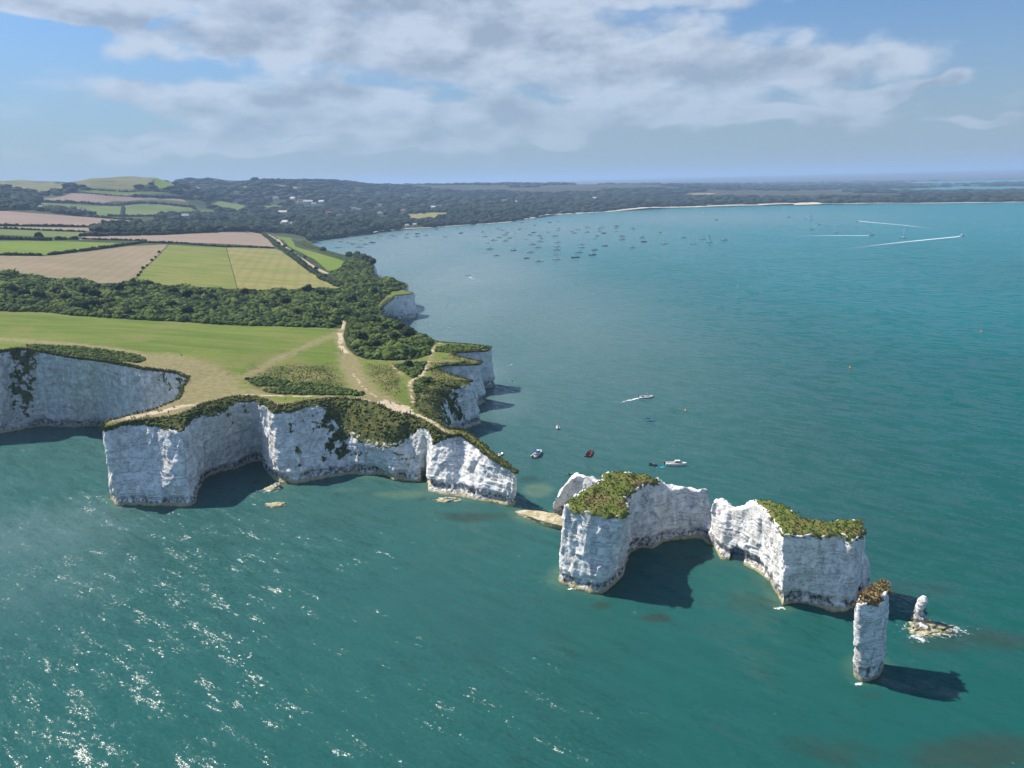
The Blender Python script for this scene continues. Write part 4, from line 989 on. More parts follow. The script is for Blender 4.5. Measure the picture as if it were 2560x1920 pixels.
def clumps(P, rad, protos, squash=.8, seed=0, sink=.25):
    """P (n,3) ground points, rad (n,) -> V, F, tint"""
    r = np.random.default_rng(seed); Vs, Fs, Ts, off = [], [], [], 0; which = r.integers(0, len(protos), len(P))
    for k, (pv, pf) in enumerate(protos):
        s_ = np.nonzero(which == k)[0]
        if not len(s_): continue
        a = r.uniform(0, 6.283, len(s_)); ca, sa = np.cos(a), np.sin(a)
        q = pv[None] * rad[s_][:, None, None] * np.stack([r.uniform(.8, 1.25, len(s_)), r.uniform(.8, 1.25, len(s_)), squash * r.uniform(.75, 1.25, len(s_))], -1)[:, None]
        x = q[..., 0] * ca[:, None] - q[..., 1] * sa[:, None]; y = q[..., 0] * sa[:, None] + q[..., 1] * ca[:, None]
        W = np.stack([x + P[s_, 0][:, None], y + P[s_, 1][:, None], q[..., 2] + (P[s_, 2] + rad[s_] * squash * sink)[:, None]], -1)
        nv = pv.shape[0]; Vs.append(W.reshape(-1, 3)); Fs.append((pf[None] + (np.arange(len(s_)) * nv)[:, None, None] + off).reshape(-1, 3)); off += nv * len(s_)
        Ts.append(np.repeat(r.uniform(0, 1, len(s_)), nv))
    return np.concatenate(Vs), np.concatenate(Fs), np.concatenate(Ts)
def scatter(poly, spacing, seed=0):
    r = np.random.default_rng(seed); x0, y0 = poly.min(0); x1, y1 = poly.max(0)
    gx, gy = np.meshgrid(np.arange(x0, x1, spacing), np.arange(y0, y1, spacing)); G = np.c_[gx.ravel(), gy.ravel()]; G = G + r.uniform(-.5, .5, G.shape) * spacing
    return G[pip(G, poly)]
PR2 = [clump_proto(2, 26, k) for k in range(6)]; PR1 = [clump_proto(1, 6, 20 + k) for k in range(5)]; PR3 = [clump_proto(3, 220, 40 + k, .42, .2) for k in range(5)]
def stuff(name, V, Fa, tn, mtl):
    o = obj(name, mesh_np(name, V, Fa, mtl, True, dict(tint=tn))); tag(o, kind='stuff'); return o
# the scrub belt and the bushy cliff tops
G = scatter(scrub_xy[0], 2.3, 1); zG = T(G); de = np.array([kd.find((p[0], p[1], 0))[2] for p in G])
dp = seg_dist(G, hits([(860,802),(851,837),(854,866),(868,884)])[:, :2]); keepm = (dp > 4.5) & (G[:, 0] > -480) & ((de > 2) | (G[:, 1] < 430)); G, zG, de = G[keepm], zG[keepm], de[keepm]
bd = seg_dist(G, np.vstack([scrub_xy[0], scrub_xy[0][:1]]))
big = fbm(np.c_[G / 16.0, np.zeros(len(G))], 3)
rad = np.clip(1.05 + 2.2 * np.clip(big * 2.4 + .3, 0, 1.3) + rng.uniform(-.3, .4, len(G)), .6, 4.2) * np.clip(.5 + bd / 9, .5, 1) * np.where(G[:, 1] > 430, np.clip(.35 + de / 14, .35, 1), 1)
stuff('scrub', *clumps(np.c_[G, zG], rad, PR2, .85, 3), SCRUB)
for k, s_ in enumerate(scrub_xy[1:]):
    G = scatter(s_, 1.1, 10 + k); r_ = rng.uniform(.5, .95, len(G)); stuff('heather' if k < 2 else 'low_scrub', *clumps(np.c_[G, T(G)], r_, PR2, .7, 13 + k), SCRUB)
# ivy and bramble hanging over the cliff edge
flat = Gc.reshape(-1, 3); vg = vegc.ravel(); rn = np.hypot(flat[:, 0], flat[:, 1])
cand = np.nonzero((vg > .62) & (flat[:, 2] > 3.5) & (rn < 420))[0]; cand = rng.choice(cand, min(len(cand), 3800), replace=False)
h1 = len(cand) // 6
stuff('cliff_scrub', *clumps(flat[cand[:h1]], rng.uniform(.3, .75, h1), PR1, .75, 31, 0.0), SCRUB)
stuff('cliff_bramble', *clumps(flat[cand[h1:]], rng.uniform(.25, .65, len(cand) - h1), PR1, .75, 32, 0.0), foliage_material('bramble', (.065, .082, .022), (.150, .150, .046), (.20, .18, .08), .4))
eN = edge1[np.hypot(edge1[:, 0], edge1[:, 1]) < 420]
eb = np.repeat(eN, 3, 0) + np.c_[rng.uniform(-.9, .9, (len(eN) * 3, 2)), rng.uniform(-.35, .1, len(eN) * 3)]
Vb, Fb, tn = blades(eb, .6, 6); t = obj('edge_grass', mesh_np('edge_grass', Vb, Fb, TUFT, False, dict(tint=tn))); tag(t, kind='stuff')
# rough grass tussocks on the headland
rg = tris[(rid == 1001) & (cen[:, 1] < 420)]; wgt = rv[rg].mean(1) * (1 - np.minimum(1, mv[rg].mean(1) * 1.6)); ar = np.abs(np.cross(V2[rg[:, 1]] - V2[rg[:, 0]], V2[rg[:, 2]] - V2[rg[:, 0]])) / 2
pr = ar * wgt ** 2; k = 5200; pk = rng.choice(len(rg), k, p=pr / pr.sum()); bc = rng.dirichlet((1, 1, 1), k); base = (V3[rg[pk]] * bc[..., None]).sum(1)
Vb, Fb, tn = blades(base, .42, 5, .2); t = obj('tussock_grass', mesh_np('tussock_grass', Vb, Fb, TUFT, False, dict(tint=tn))); tag(t, kind='stuff')
# single shrubs that stand out of the belt
def plant_proto(nm, protov, mtl, height):
    V, Fa = protov; V = V * np.array([1, 1, height]); V[:, 2] += .35 * height + .25
    crown = mesh_np('crown', V, Fa, mtl, True, dict(tint=np.full(len(V), .25)))
    b = MB(); b.tube([(0, 0, -.4), (.03, .02, .35), (.0, .05, .8)], [.09, .07, .04], 6)
    for a in range(4): b.tube([(0, 0, .35), (.3 * math.cos(a * 1.7), .3 * math.sin(a * 1.7), .75)], [.045, .02], 5)
    return crown, b.mesh('trunk', BARK)
BUSHP = [plant_proto('b', p, BUSH, .8) for p in PR3]; TREEP = [plant_proto('t', p, TREE, 1.05) for p in PR3]
def plant(name, label, cat, group, p, r, kind):
    e = empty(name, (p[0], p[1], p[2])); e.scale = (r, r, r); e.rotation_euler = (0, 0, random.uniform(0, 6.28)); tag(e, label, cat, group)
    c, t = random.choice(kind); obj('crown', c, e); obj('trunk', t, e); return e
for i_, (px, py, r_) in enumerate(sorted([(30,735,3.6),(62,742,3.0),(100,748,3.2),(150,738,3.4),(168,752,2.8),(215,735,3.2),(235,745,3.4),(205,778,3.6),(235,772,3.2),(262,770,2.8),(300,728,3.0),(330,722,2.8),(372,718,3.0),(435,738,3.4),(470,748,3.6),(505,746,3.6),(530,752,3.0),(430,770,2.8),(470,785,3.0),(540,780,3.2),(612,738,2.8),(660,770,3.0),(690,775,2.8),(715,760,3.0),(770,730,3.4),(800,742,3.2),(740,790,2.8),(790,795,3.0),(830,775,3.2),(690,745,2.8),(320,790,2.6)])):
    plant('shrub', f'dark rounded shrub in the scrub belt behind the meadow, {ordw(i_)} from left', 'shrub', 'shrubs in the scrub belt', hit(px, py) + np.array([0, 0, .6]), r_ * 1.05, BUSHP)
for i_, (px, py, r_) in enumerate(sorted([(880,755,3.4),(905,745,3.0),(935,735,3.0),(905,775,3.2),(870,790,3.0),(890,800,2.8),(930,810,3.2),(960,830,3.0),(985,850,2.8),(1020,845,4.0),(1000,830,3.4),(905,850,2.6),(940,870,2.6),(1000,875,2.6)])):
    plant('shrub', f'dark rounded shrub on the bushy slope above the east cliffs, {ordw(i_)} from left', 'shrub', 'shrubs above the east cliffs', hit(px, py) + np.array([0, 0, .5]), r_, BUSHP)
plant('shrub', 'lone dark bush in the triangle between two footpaths', 'shrub', None, hit(1021, 916), 2.0, BUSHP)
plant('shrub', 'small round bush on the turf beside the eastern cliff path', 'shrub', None, hit(1066, 958), 1.7, BUSHP)
for k, (px, py, r_) in enumerate([(697,611,2.6),(713,617,2.6),(730,631,2.6),(763,645,1.8),(790,674,2.2)]):
    plant('hedge_bush', ['first', 'second', 'third', 'fourth', 'fifth'][k] + ' round dark bush along the farm track, counted from inland', 'shrub', 'bushes along the farm track', hit(px, py), r_, BUSHP)
plant('shrub', 'dark bush breaking the coast skyline beside the bright pasture', 'shrub', None, hit(808, 628), 4.2, BUSHP)
plant('shrub', 'broad dark bush at the cliff top beyond the bright pasture', 'shrub', None, hit(874, 643), 4.6, BUSHP)
# hedgerows
HEDGES = [([(-200,639),(0,638),(117,638.5),(222,626),(316,613),(362,606)],1.9,'dark hedge curving between the green pasture and the brown stubble'),
 ([(372,607),(452,609),(560,617.5),(684,621)],1.7,'dark straight hedge between the pale stubble and the mown field'),
 ([(205,598),(253,599.5),(364,602)],1.5,'short hedge along the near edge of the pale stubble field'),
 ([(-200,598),(0,599),(70,600),(110,601),(190,598)],2.6,'bushy hedge along the far edge of the bright green pasture'),
 ([(-200,568),(0,571.5),(150,578),(212,580)],1.9,'hedge above the small pasture at the left edge'),
 ([(-200,560),(0,564.5),(100,566),(258,568)],2.3,'hedge along the near edge of the large bare field'),
 ([(655,583),(690,613),(720,631),(760,664),(800,692),(846,716)],2.3,'long dark hedge running beside the farm track'),
 ([(206,590),(400,587),(652,583)],3.2,'tall hedge along the far edge of the pale stubble field'),
 ([(-200,523),(0,526.5),(120,528),(222,542),(332,551)],3.4,'hedge along the far edge of the large bare field'),
 ([(104,505),(200,508),(304,511.5),(484,518.5)],4.6,'thick line of trees above the two valley pastures'),
 ([(307,513),(307,540)],3.2,'short hedge dividing the two valley pastures'),
 ([(275,541),(400,540.5),(520,540)],3.4,'hedge along the foot of the valley pastures'),
 ([(330,491.5),(400,494),(480,498)],5.2,'dark row of trees below the hillside pasture'),
 ([(205,474),(320,479),(443,485)],2.6,'thin hedge along the top of the hillside pasture'),
 ([(178,482),(320,491),(459,498)],2.2,'thin hedge along the top of the upper bare field'),
 ([(484,519),(515,541),(595,529),(660,518)],3.4,'hedge round the pasture corner before the village wood')]
for L, r_, lab in HEDGES:
    h_ = densify(hits(L)[:, :2], .0019 if r_ < 3 else .0022); P = np.c_[h_ + rng.normal(0, .35, h_.shape) * r_, T(h_)]
    gapm = fbm(np.c_[h_ / 25.0, np.zeros(len(h_))], 2) > -.42; P = P[gapm]
    V, Fa, tn = clumps(P, r_ * rng.uniform(.7, 1.25, len(P)), PR2, .95, 77)
    o = obj('hedgerow', mesh_np('hedgerow', V, Fa, HEDGE, True, dict(tint=tn))); tag(o, lab, 'hedge', 'hedgerows')
for k, (px, py) in enumerate([(398,632),(389,644),(380,652),(368,665),(358,672),(352,682),(346,690),(338,700)]):
    plant('hedge_bush', ['first', 'second', 'third', 'fourth', 'fifth', 'sixth', 'seventh', 'eighth'][k] + ' small bush, from the far end, on the line dividing stubble and mown field', 'shrub', 'bushes dividing two fields', hit(px, py), random.uniform(1.0, 1.7), BUSHP)
# woods over the countryside, thinned round the houses
HOUSES = [(733,501),(755,507),(771,509),(786,515),(804,509),(690,500),(708,535),(714,561),(822,536),(850,544),(885,525),(897,528),(951,517),(951,538),(1008,531),(1084,522),(1099,519),(1223,509),(1293,508),(1251,509),(1262,504),(1486,498),(1441,500),(104,525),(203,532),(464,545),(1018,566),(1037,564)]
HX = hits(HOUSES)
def woods():
    fp = []; r = 780.0
    while r < 9500:
        k = .0092 if r < 2600 else .0125
        sp = max(r * k, 8.0) / r
        a = np.arange(-.76, .76, sp); a = a + rng.uniform(-.5, .5, len(a)) * sp; rr = r * (1 + rng.uniform(-.5, .5, len(a)) * sp)
        fp.append(np.c_[rr * np.sin(a), rr * np.cos(a), rr * 0 + r * sp]); r *= 1 + sp
    fp = np.concatenate(fp); P = fp[:, :2]
    ok = pip(P, OUTL)
    for nm, mt, poly in reg_xy: ok &= ~pip(P, poly)
    for h_ in harb_xy: ok &= ~pip(P, h_)
    for s_ in scrub_xy[:1]: ok &= ~pip(P, s_)
    ok &= ~((P[:, 1] < 900) & (P[:, 0] > -140)) | ((P[:, 0] < -150) & (P[:, 1] > 760)) | (P[:, 1] > 860)
    az = np.arctan2(P[:, 0], P[:, 1])
    ok &= ~((P[:, 1] < 1000) & (P[:, 0] < -330))
    # open heath and salt marsh far off carry only scattered trees
    hn = fbm(np.c_[P / 900.0, np.zeros(len(P))], 3)
    ok &= (P[:, 1] < 2900) | (hn > -.02)
    cl = fbm(np.c_[P / 130.0, np.zeros(len(P))], 3); ok &= cl > -.34
    PP = project(np.c_[P, T(P)]); PX = PP[:, 0]; inl = np.zeros(len(P), bool)
    for W in [[(-400,462),(0,466),(60,474),(97,484),(90,520),(60,524),(0,524),(-400,520)], [(95,482),(190,463),(245,470),(203,475),(150,487),(108,494)], [(258,566),(205,588),(652,581),(720,590),(720,556),(582,561),(330,564)], [(330,470),(372,460),(395,441),(520,443),(520,505),(485,500),(440,484),(400,474)], [(395,541),(520,534),(520,556),(395,556)], [(80,518),(160,528),(230,541),(190,540),(80,526)]]:
        inl |= pip(PP, np.array(W, float))
    ok &= ~pip(PP, np.array([(640,578),(742,586),(790,606),(890,640),(880,700),(800,706),(690,650)], float))
    ok &= ~pip(PP, np.array([(330,598),(700,600),(870,700),(870,730),(330,730)], float))
    ok &= (PX > 520) | inl | ((P[:, 1] > 2600) & (PX > 380)) | (P[:, 1] > 3600)
    for h_ in HX:
        d = P - h_[:2]; u = h_[:2] / np.linalg.norm(h_[:2]); al = d @ u; ac = np.abs(d @ np.array([u[1], -u[0]])); ok &= ~((al > -120) & (al < 16) & (ac < 15))
    fp = fp[ok]; P = P[ok]; z = T(P); cl = cl[ok]
    rad = np.clip(fp[:, 2] * .55, 3.6, 26) * rng.uniform(.7, 1.3, len(P)) * np.where(P[:, 1] > 2900, .8, 1.0)
    hs = np.clip(9.0 / rad, .22, 1.0)
    Pz = np.c_[P, z + 1.0]
    nr = P[:, 1] < 1900
    Va, Fa, ta = clumps(Pz[nr], rad[nr], PR2, .72, 91, .4); stuff('wood', Va, Fa, ta, TREE)
    m2 = ~nr & (P[:, 1] < 3200); Va, Fa, ta = clumps(Pz[m2], rad[m2], PR1, .50, 92, .25); stuff('wood', Va, Fa, ta, TREE)
    m3 = P[:, 1] >= 3200; Va, Fa, ta = clumps(Pz[m3], rad[m3], [ (v * np.array([1.3, 1.3, .5]), f) for v, f in PR1], .75, 93, .2); stuff('far_wood', Va, Fa, ta, TREE)
woods()
for k, (px, py, r_, lab) in enumerate([(98,596,5.0,'round dark tree in the hedge above the bright green pasture'),(187,530,7,'left of two round trees by the cottage in the valley'),(208,531,7,'right of two round trees by the cottage in the valley'),
   (262,566,7,'broad tree at the left end of the wood below the bare field'),(300,563,6,'tree beside the broad one at the end of the valley wood'),(410,545,8,'dark tree at the left of the barn in the valley'),(480,545,9,'tall round tree beside the barn in the valley'),
   (1021,527,9,'round tree standing in front of the village field, left one'),(1059,534,9,'round tree standing in front of the village field, right one'),(1190,540,10,'large pale tree on the wooded point above the beach'),(1225,545,10,'large dark tree at the seaward end of the wooded point')]):
    plant('tree', lab, 'tree', None, hit(px, py), r_ * .8, TREEP)


# ------------------------------------------------------------------ village houses and mast
WALLS = [plain('wall_render', (.62, .58, .50), .9, .2), plain('wall_white', (.75, .74, .70), .9, .2), plain('wall_stone', (.40, .35, .27), .9, .2)]
ROOFS = [plain('roof_tile', (.26, .13, .085), .9, .2), plain('roof_slate', (.17, .18, .20), .8, .3), plain('roof_pale', (.55, .52, .48), .8, .3)]
GLASS = plain('window_glass', (.04, .05, .06), .1, .6)
def house(p, wl, rf, lx, ly, ht, rz, lab):
    e = empty('house', (p[0], p[1], p[2] - .3), rz); tag(e, lab, 'house', 'village houses')
    b = MB(); b.box(-lx/2, lx/2, -ly/2, ly/2, 0, ht)
    b.add([(-lx/2+.003, -ly/2+.003, ht), (-lx/2+.003, ly/2-.003, ht), (-lx/2+.003, 0, ht+ly*.42)], [(0,2,1)]); b.add([(lx/2-.003, -ly/2+.003, ht), (lx/2-.003, ly/2-.003, ht), (lx/2-.003, 0, ht+ly*.42)], [(0,1,2)])
    b.build('wall', WALLS[wl], e)
    r = MB(); h1 = ht + ly * .42 + .15
    r.add([(-lx/2-.4,-ly/2-.5,ht-.25),(lx/2+.4,-ly/2-.5,ht-.25),(lx/2+.4,0,h1),(-lx/2-.4,0,h1),(lx/2+.4,ly/2+.5,ht-.25),(-lx/2-.4,ly/2+.5,ht-.25),
           (-lx/2-.4,-ly/2-.5,ht-.05),(lx/2+.4,-ly/2-.5,ht-.05),(lx/2+.4,0,h1+.22),(-lx/2-.4,0,h1+.22),(lx/2+.4,ly/2+.5,ht-.05),(-lx/2-.4,ly/2+.5,ht-.05)],
          [(0,1,2,3),(3,2,4,5),(9,8,7,6),(11,10,8,9),(0,6,7,1),(1,7,8,2),(2,8,10,4),(4,10,11,5),(5,11,9,3),(3,9,6,0)])
    ro = r.build('roof', ROOFS[rf], e)
    c = MB(); c.box(lx*.28-.5, lx*.28+.5, -.45, .45, h1-.9, h1+1.5); c.build('chimney', ROOFS[0], ro)
    for k in range(3):
        for sy in (-1, 1):
            wv = MB(); x = -lx*.32 + k*lx*.32; wv.box(x-.6, x+.6, sy*ly/2-.06, sy*ly/2+.06, ht*.5, ht*.5+1.3); wv.build('window', GLASS, e)
    d = MB(); d.box(-.2+lx*.14, .75+lx*.14, -ly/2-.05, -ly/2+.05, .1, 2.2); d.build('door', ROOFS[1], e)
HL = ['white hillside villa, upper left of the village cluster','large pale house at the left of the village cluster','long pale house in the middle of the village cluster','lower pale house at the right of the village cluster','pale house at the right end of the village cluster',
 'lone white house left of the village cluster','long tan-roofed barn below the village cluster','white gabled house in the wood beside the farm track','brown house among trees below the village','white cottage above the wooded shore','left of two grey-roofed houses in the village trees','right of two grey-roofed houses in the village trees',
 'white house with a tall gable in the village trees','pale house behind the trees below the tall gable','red-roofed house at the left end of the village field','left pale house behind the village field','right pale house behind the village field','white house on the wooded slope above the point',
 'white house in the trees above the beach, beside the field','pale bungalow right of the wooded slope house','upper white bungalow above the beach wood','white house in a clearing above the middle beach','small pale house left of the beach clearing house','white cottage by the hillside wood at the left edge','white cottage between two round valley trees','pale barn among the dark valley trees',
 'white beach hut roof at the shore of the bay','small white kiosk beside the beach hut']
for k, (p, lab) in enumerate(zip(HX, HL)):
    sc = 1.25 if k < 6 else 1.0
    big_ = (k in (1, 2, 6)); sm_ = k >= 26
    house(p, [1, 1, 0, 1, 0, 1, 0, 1, 2, 1, 0, 0, 1, 0, 1, 0, 0, 1, 1, 1, 1, 1, 0, 1, 1, 0, 1, 1][k], [2, 0, 2, 1, 2, 1, 2, 2, 0, 1, 1, 1, 0, 1, 0, 2, 1, 1, 2, 1, 1, 2, 0, 1, 1, 2, 2, 2][k],
          (24 if big_ else 15) * sc * (.6 if sm_ else 1), 9.5 * sc * (.7 if sm_ else 1), 5.6 * sc * (.55 if sm_ else 1), random.uniform(-.5, .5), lab)
pm = hit(1303, 487); STEEL = plain('steel', (.55, .56, .58), .4, .5)
e = empty('radio_mast', (pm[0], pm[1], pm[2])); tag(e, 'thin grey radio mast on the far heath', 'mast')
b = MB()
for a in range(3): b.tube([(2.2*math.cos(a*2.09), 2.2*math.sin(a*2.09), 0), (.5*math.cos(a*2.09), .5*math.sin(a*2.09), 46)], .28, 5)
for z_ in range(4, 46, 4):
    r_ = 2.2 - 1.7 * z_ / 46
    for a in range(3): b.tube([(r_*math.cos(a*2.09), r_*math.sin(a*2.09), z_), (r_*.93*math.cos(a*2.09+2.09), r_*.93*math.sin(a*2.09+2.09), z_+2)], .12, 4)
b.build('lattice', STEEL, e); b = MB(); b.tube([(0, 0, 45), (0, 0, 54)], [.3, .12], 6); b.build('aerial', STEEL, e)

# ------------------------------------------------------------------ boats
WHITE = plain('gelcoat_white', (.78, .78, .76), .25, .5); OFFW = plain('gelcoat_cream', (.62, .60, .54), .35, .4); GREYP = plain('hypalon_grey', (.42, .44, .46), .6, .3); DARK = plain('hull_dark', (.025, .03, .04), .35, .5)
NAVY = plain('canvas_blue', (.02, .075, .22), .8, .2); RED = plain('hull_red', (.42, .06, .045), .4, .4); WOODM = plain('varnished_wood', (.22, .11, .045), .4, .4); SEAT = plain('seat_vinyl', (.50, .47, .42), .6, .3); BLACK = plain('black_plastic', (.015, .015, .017), .4, .4)
TEAL = plain('board_teal', (.02, .42, .52), .4, .4); BLUEB = plain('kayak_blue', (.02, .16, .52), .4, .4); GREENB = plain('kayak_green', (.03, .36, .10), .4, .4); ORANGE = plain('buoy_orange', (.75, .26, .02), .5, .4); SAILC = plain('sail_cloth', (.78, .77, .72), .8, .2); PINKW = plain('hull_pink_stripe', (.62, .20, .17), .4, .4)
def hull_rings(L, B, D, n=9, bow=2.4, stern=.85, flare=.78):
    out = []
    for i in range(n):
        t = i / (n - 1); x = -L / 2 + L * t; wd = B / 2 * (stern + (1 - stern) * min(1, t * 2.2)) * max(.02, 1 - max(0, (t - .45) / .55) ** bow)
        sh = D * (1 + .28 * t * t); dr = .35 * D * (1 - max(0, (t - .6) / .4) ** 2)
        out.append((x, wd, sh, dr))
    return out
def hull_mesh(nm, L, B, D, m, well=(.05, .7), **kw):
    S_ = hull_rings(L, B, D, 13, **kw); b = MB(); n = len(S_); V = []; Fa = []
    for (x, wd, sh, dr) in S_:
        V += [(x, -wd, sh), (x, -wd * .80, -.02), (x, 0, -dr), (x, wd * .80, -.02), (x, wd, sh)]
    for i in range(n - 1):
        for k in range(4): Fa.append((i*5+k, (i+1)*5+k, (i+1)*5+k+1, i*5+k+1))
    Fa.append((0, 1, 2, 3, 4)); b.add(V, Fa)
    # deck with a sunken well
    V = []; Fa = []
    for i, (x, wd, sh, dr) in enumerate(S_):
        t = i / (n - 1); w_ = max(.01, wd - .16 * B / 2); inw = well[0] <= t <= well[1]
        zf = sh - (.55 * D if inw else 0)
        V += [(x, -wd, sh), (x, -w_, sh + .01), (x, -w_ * .97, zf), (x, w_ * .97, zf), (x, w_, sh + .01), (x, wd, sh)]
    for i in range(n - 1):
        for k in range(5): Fa.append((i*6+k, i*6+k+1, (i+1)*6+k+1, (i+1)*6+k))
    b.add(V, Fa)
    return b.mesh(nm, m)
def outboard(x, z, par, m=BLACK):
    b = MB(); b.box(x - .55, x, -.22, .22, z, z + .55, .8); b.box(x - .38, x - .12, -.09, .09, z - .9, z); b.box(x - .1, x + .06, -.14, .14, z - .15, z + .15); return b.build('outboard_motor', m, par)
def motor_cruiser(L=8.0, hull=WHITE, cabin=WHITE, canopy=None):
    e = empty('motor_boat'); B = L * .33; D = L * .115
    obj('hull', hull_mesh('hull', L, B, D, hull, (.05, .42)), e)
    b = MB(); b.box(-L*.08, L*.22, -B*.33, B*.33, D*1.0, D*1.0+L*.13, .8, .78); b.build('cabin', cabin, e)
    b = MB(); b.box(L*.205, L*.235, -B*.26, B*.26, D+L*.05, D+L*.115, .85); b.box(-L*.05, L*.16, -B*.325, B*.325, D+L*.06, D+L*.11, .97); b.build('windscreen', GLASS, e)
    b = MB(); b.box(L*.22, L*.38, -B*.22, B*.22, D*1.05, D*1.05+L*.035, .6); b.build('fore_deck', cabin, e)
    b = MB(); b.box(-L*.45, -L*.38, -B*.33, B*.33, D*.5, D*.85); b.box(-L*.25, -L*.15, -B*.3, -B*.05, D*.5, D*1.1); b.build('seat', SEAT, e)
    if canopy is not None:
        b = MB(); b.box(-L*.34, -L*.05, -B*.36, B*.36, D+L*.16, D+L*.185, .9); b.build('canopy', canopy, e)
    outboard(-L*.5, D*.75, e); return e
def sail_boat(L=9.5, hull=WHITE, sail=False, deck=OFFW):
    e = empty('sailing_boat'); B = L * .29; D = L * .1
    obj('hull', hull_mesh('hull', L, B, D, hull, (.06, .34), stern=.55, bow=1.7), e)
    b = MB(); b.box(-L*.14, L*.20, -B*.28, B*.28, D*1.0, D*1.0+L*.055, .85, .85); b.build('cabin', deck, e)
    b = MB(); b.tube([(L*.08, 0, D), (L*.08, 0, D + L*1.25)], [.09, .06], 6); b.tube([(L*.08, -B*.2, D+L*.7), (L*.08, B*.2, D+L*.7)], .035, 5); b.tube([(L*.49, 0, D*1.3), (L*.08, 0, D+L*1.22)], .02, 4); b.tube([(-L*.49, 0, D*1.1), (L*.08, 0, D+L*1.24)], .02, 4); b.build('mast', STEEL, e)
    b = MB(); b.tube([(L*.07, 0, D+L*.16), (-L*.34, 0, D+L*.15)], .06, 6); bo = b.build('boom', STEEL, e)
    if sail:
        b = MB(); b.add([(L*.06, .02, D+L*.18), (-L*.33, .25, D+L*.17), (L*.07, .02, D+L*1.2), (L*.06, -.02, D+L*.18), (-L*.33, .2, D+L*.17), (L*.07, -.02, D+L*1.2)], [(0,1,2),(5,4,3),(0,3,4,1),(1,4,5,2)]); b.build('sail', SAILC, e)
    else:
        b = MB(); b.tube([(L*.06, 0, D+L*.185), (-L*.12, 0, D+L*.195), (-L*.32, 0, D+L*.17)], [.16, .15, .07], 7); b.build('furled_sail', NAVY, bo)
    return e
def open_boat(L=5.0, hull=WHITE):
    e = empty('open_boat'); B = L * .36; D = L * .11
    obj('hull', hull_mesh('hull', L, B, D, hull, (.05, .78)), e)
    for x in (-.22, .08, .26):
        b = MB(); b.box(L*x-.15, L*x+.15, -B*.38, B*.38, D*.62, D*.75); b.build('thwart', WOODM, e)
    outboard(-L*.5, D*.7, e); return e
def rib_boat(L=6.0, tube=GREYP, deck=OFFW, console=True):
    e = empty('inflatable_boat'); B = L * .40; r = L * .055; pts = []
    for y, sx in ((-1, 1), (1, -1)):
        seq = [(-L*.5, -1), (-L*.2, -1), (L*.1, -1), (L*.28, -.9), (L*.40, -.62), (L*.47, -.25)]
        seq = [(x, y_ * B * .42) for x, y_ in seq]
        pts += seq if y < 0 else [(x, -y_) for x, y_ in seq[::-1]]
    P = [(x, y, .26 + .22 * max(0, x / L * 2) ** 2) for x, y in pts]; b = MB(); b.tube(P, [r*.75] + [r] * (len(P)-2) + [r*.75], 9); b.build('tube', tube, e, True)
    b = MB(); b.box(-L*.46, L*.30, -B*.36, B*.36, .05, .2); b.box(L*.28, L*.42, -B*.2, B*.2, .12, .26, .7); b.box(-L*.46, -L*.43, -B*.36, B*.36, .2, .6); b.build('deck', deck, e)
    if console:
        b = MB(); b.box(-L*.02, L*.08, -.35, .35, .2, 1.05, .8); b.build('console', deck, e); b = MB(); b.box(-L*.24, -L*.1, -.3, .3, .2, .75); b.build('seat', BLACK, e)
        b = MB(); b.box(L*.035, L*.05, -.3, .3, 1.03, 1.35, .8); b.build('windscreen', GLASS, e)
    outboard(-L*.46, .6, e); return e
def kayak(L=3.6, B=.75, m=BLUEB):
    e = empty('kayak'); rings = []
    for i in range(11):
        t = i / 10; wd = B / 2 * max(.04, math.sin(math.pi * t) ** .6); x = -L/2 + L*t; z0 = .06 + .14 * abs(2*t-1) ** 3
        rings.append([(x, math.cos(a) * wd, z0 + .10 + math.sin(a) * (.14 if math.sin(a) < 0 else .10)) for a in [2*math.pi*k/8 for k in range(8)]])
    b = MB(); b.loft(rings); b.build('hull', m, e, True)
    b = MB(); b.box(-.45, .35, -B*.28, B*.28, .25, .33, .9); b.build('seat_well', BLACK, e); b = MB(); b.box(-.5, -.42, -B*.26, B*.26, .3, .62); b.build('seat_back', BLACK, e)
    return e
def board(L=3.3, B=.85, m=TEAL):
    e = empty('paddle_board'); rings = []
    for z, s_ in ((.0, .9), (.06, 1.0), (.13, .96)):
        rings.append([(math.copysign(abs(math.cos(a)) ** .8, math.cos(a)) * L/2 * s_, math.copysign(abs(math.sin(a)) ** .75, math.sin(a)) * B/2 * s_, z) for a in [2*math.pi*k/20 for k in range(20)]])
    b = MB(); b.loft(rings); b.build('deck', m, e); b = MB(); b.box(-L*.4, -L*.12, -B*.3, B*.3, .131, .145); b.build('grip_pad', BLACK, e)
    b = MB(); b.box(-L*.42, -L*.36, -.01, .01, -.2, .01); b.build('fin', BLACK, e); return e
def jet_ski():
    e = empty('jet_ski'); rings = []
    for x, wd, zt in ((-1.5, .42, .35), (-.9, .52, .42), (0, .55, .5), (.8, .45, .58), (1.3, .22, .55), (1.6, .05, .5)):
        rings.append([(x, -wd, .2), (x, -wd*.6, -.05), (x, wd*.6, -.05), (x, wd, .2), (x, wd*.7, zt), (x, -wd*.7, zt)])
    b = MB(); b.loft(rings); b.build('hull', DARK, e, False); b = MB(); b.box(-1.3, .1, -.22, .22, .42, .85, .7, .9); b.build('seat', BLACK, e)
    b = MB(); b.box(.15, .8, -.3, .3, .5, .85, .55, .6); b.build('cowl', TEAL, e); b = MB(); b.tube([(.3, -.4, 1.02), (.42, 0, .98), (.3, .4, 1.02)], .035, 6); b.build('handlebar', BLACK, e); return e
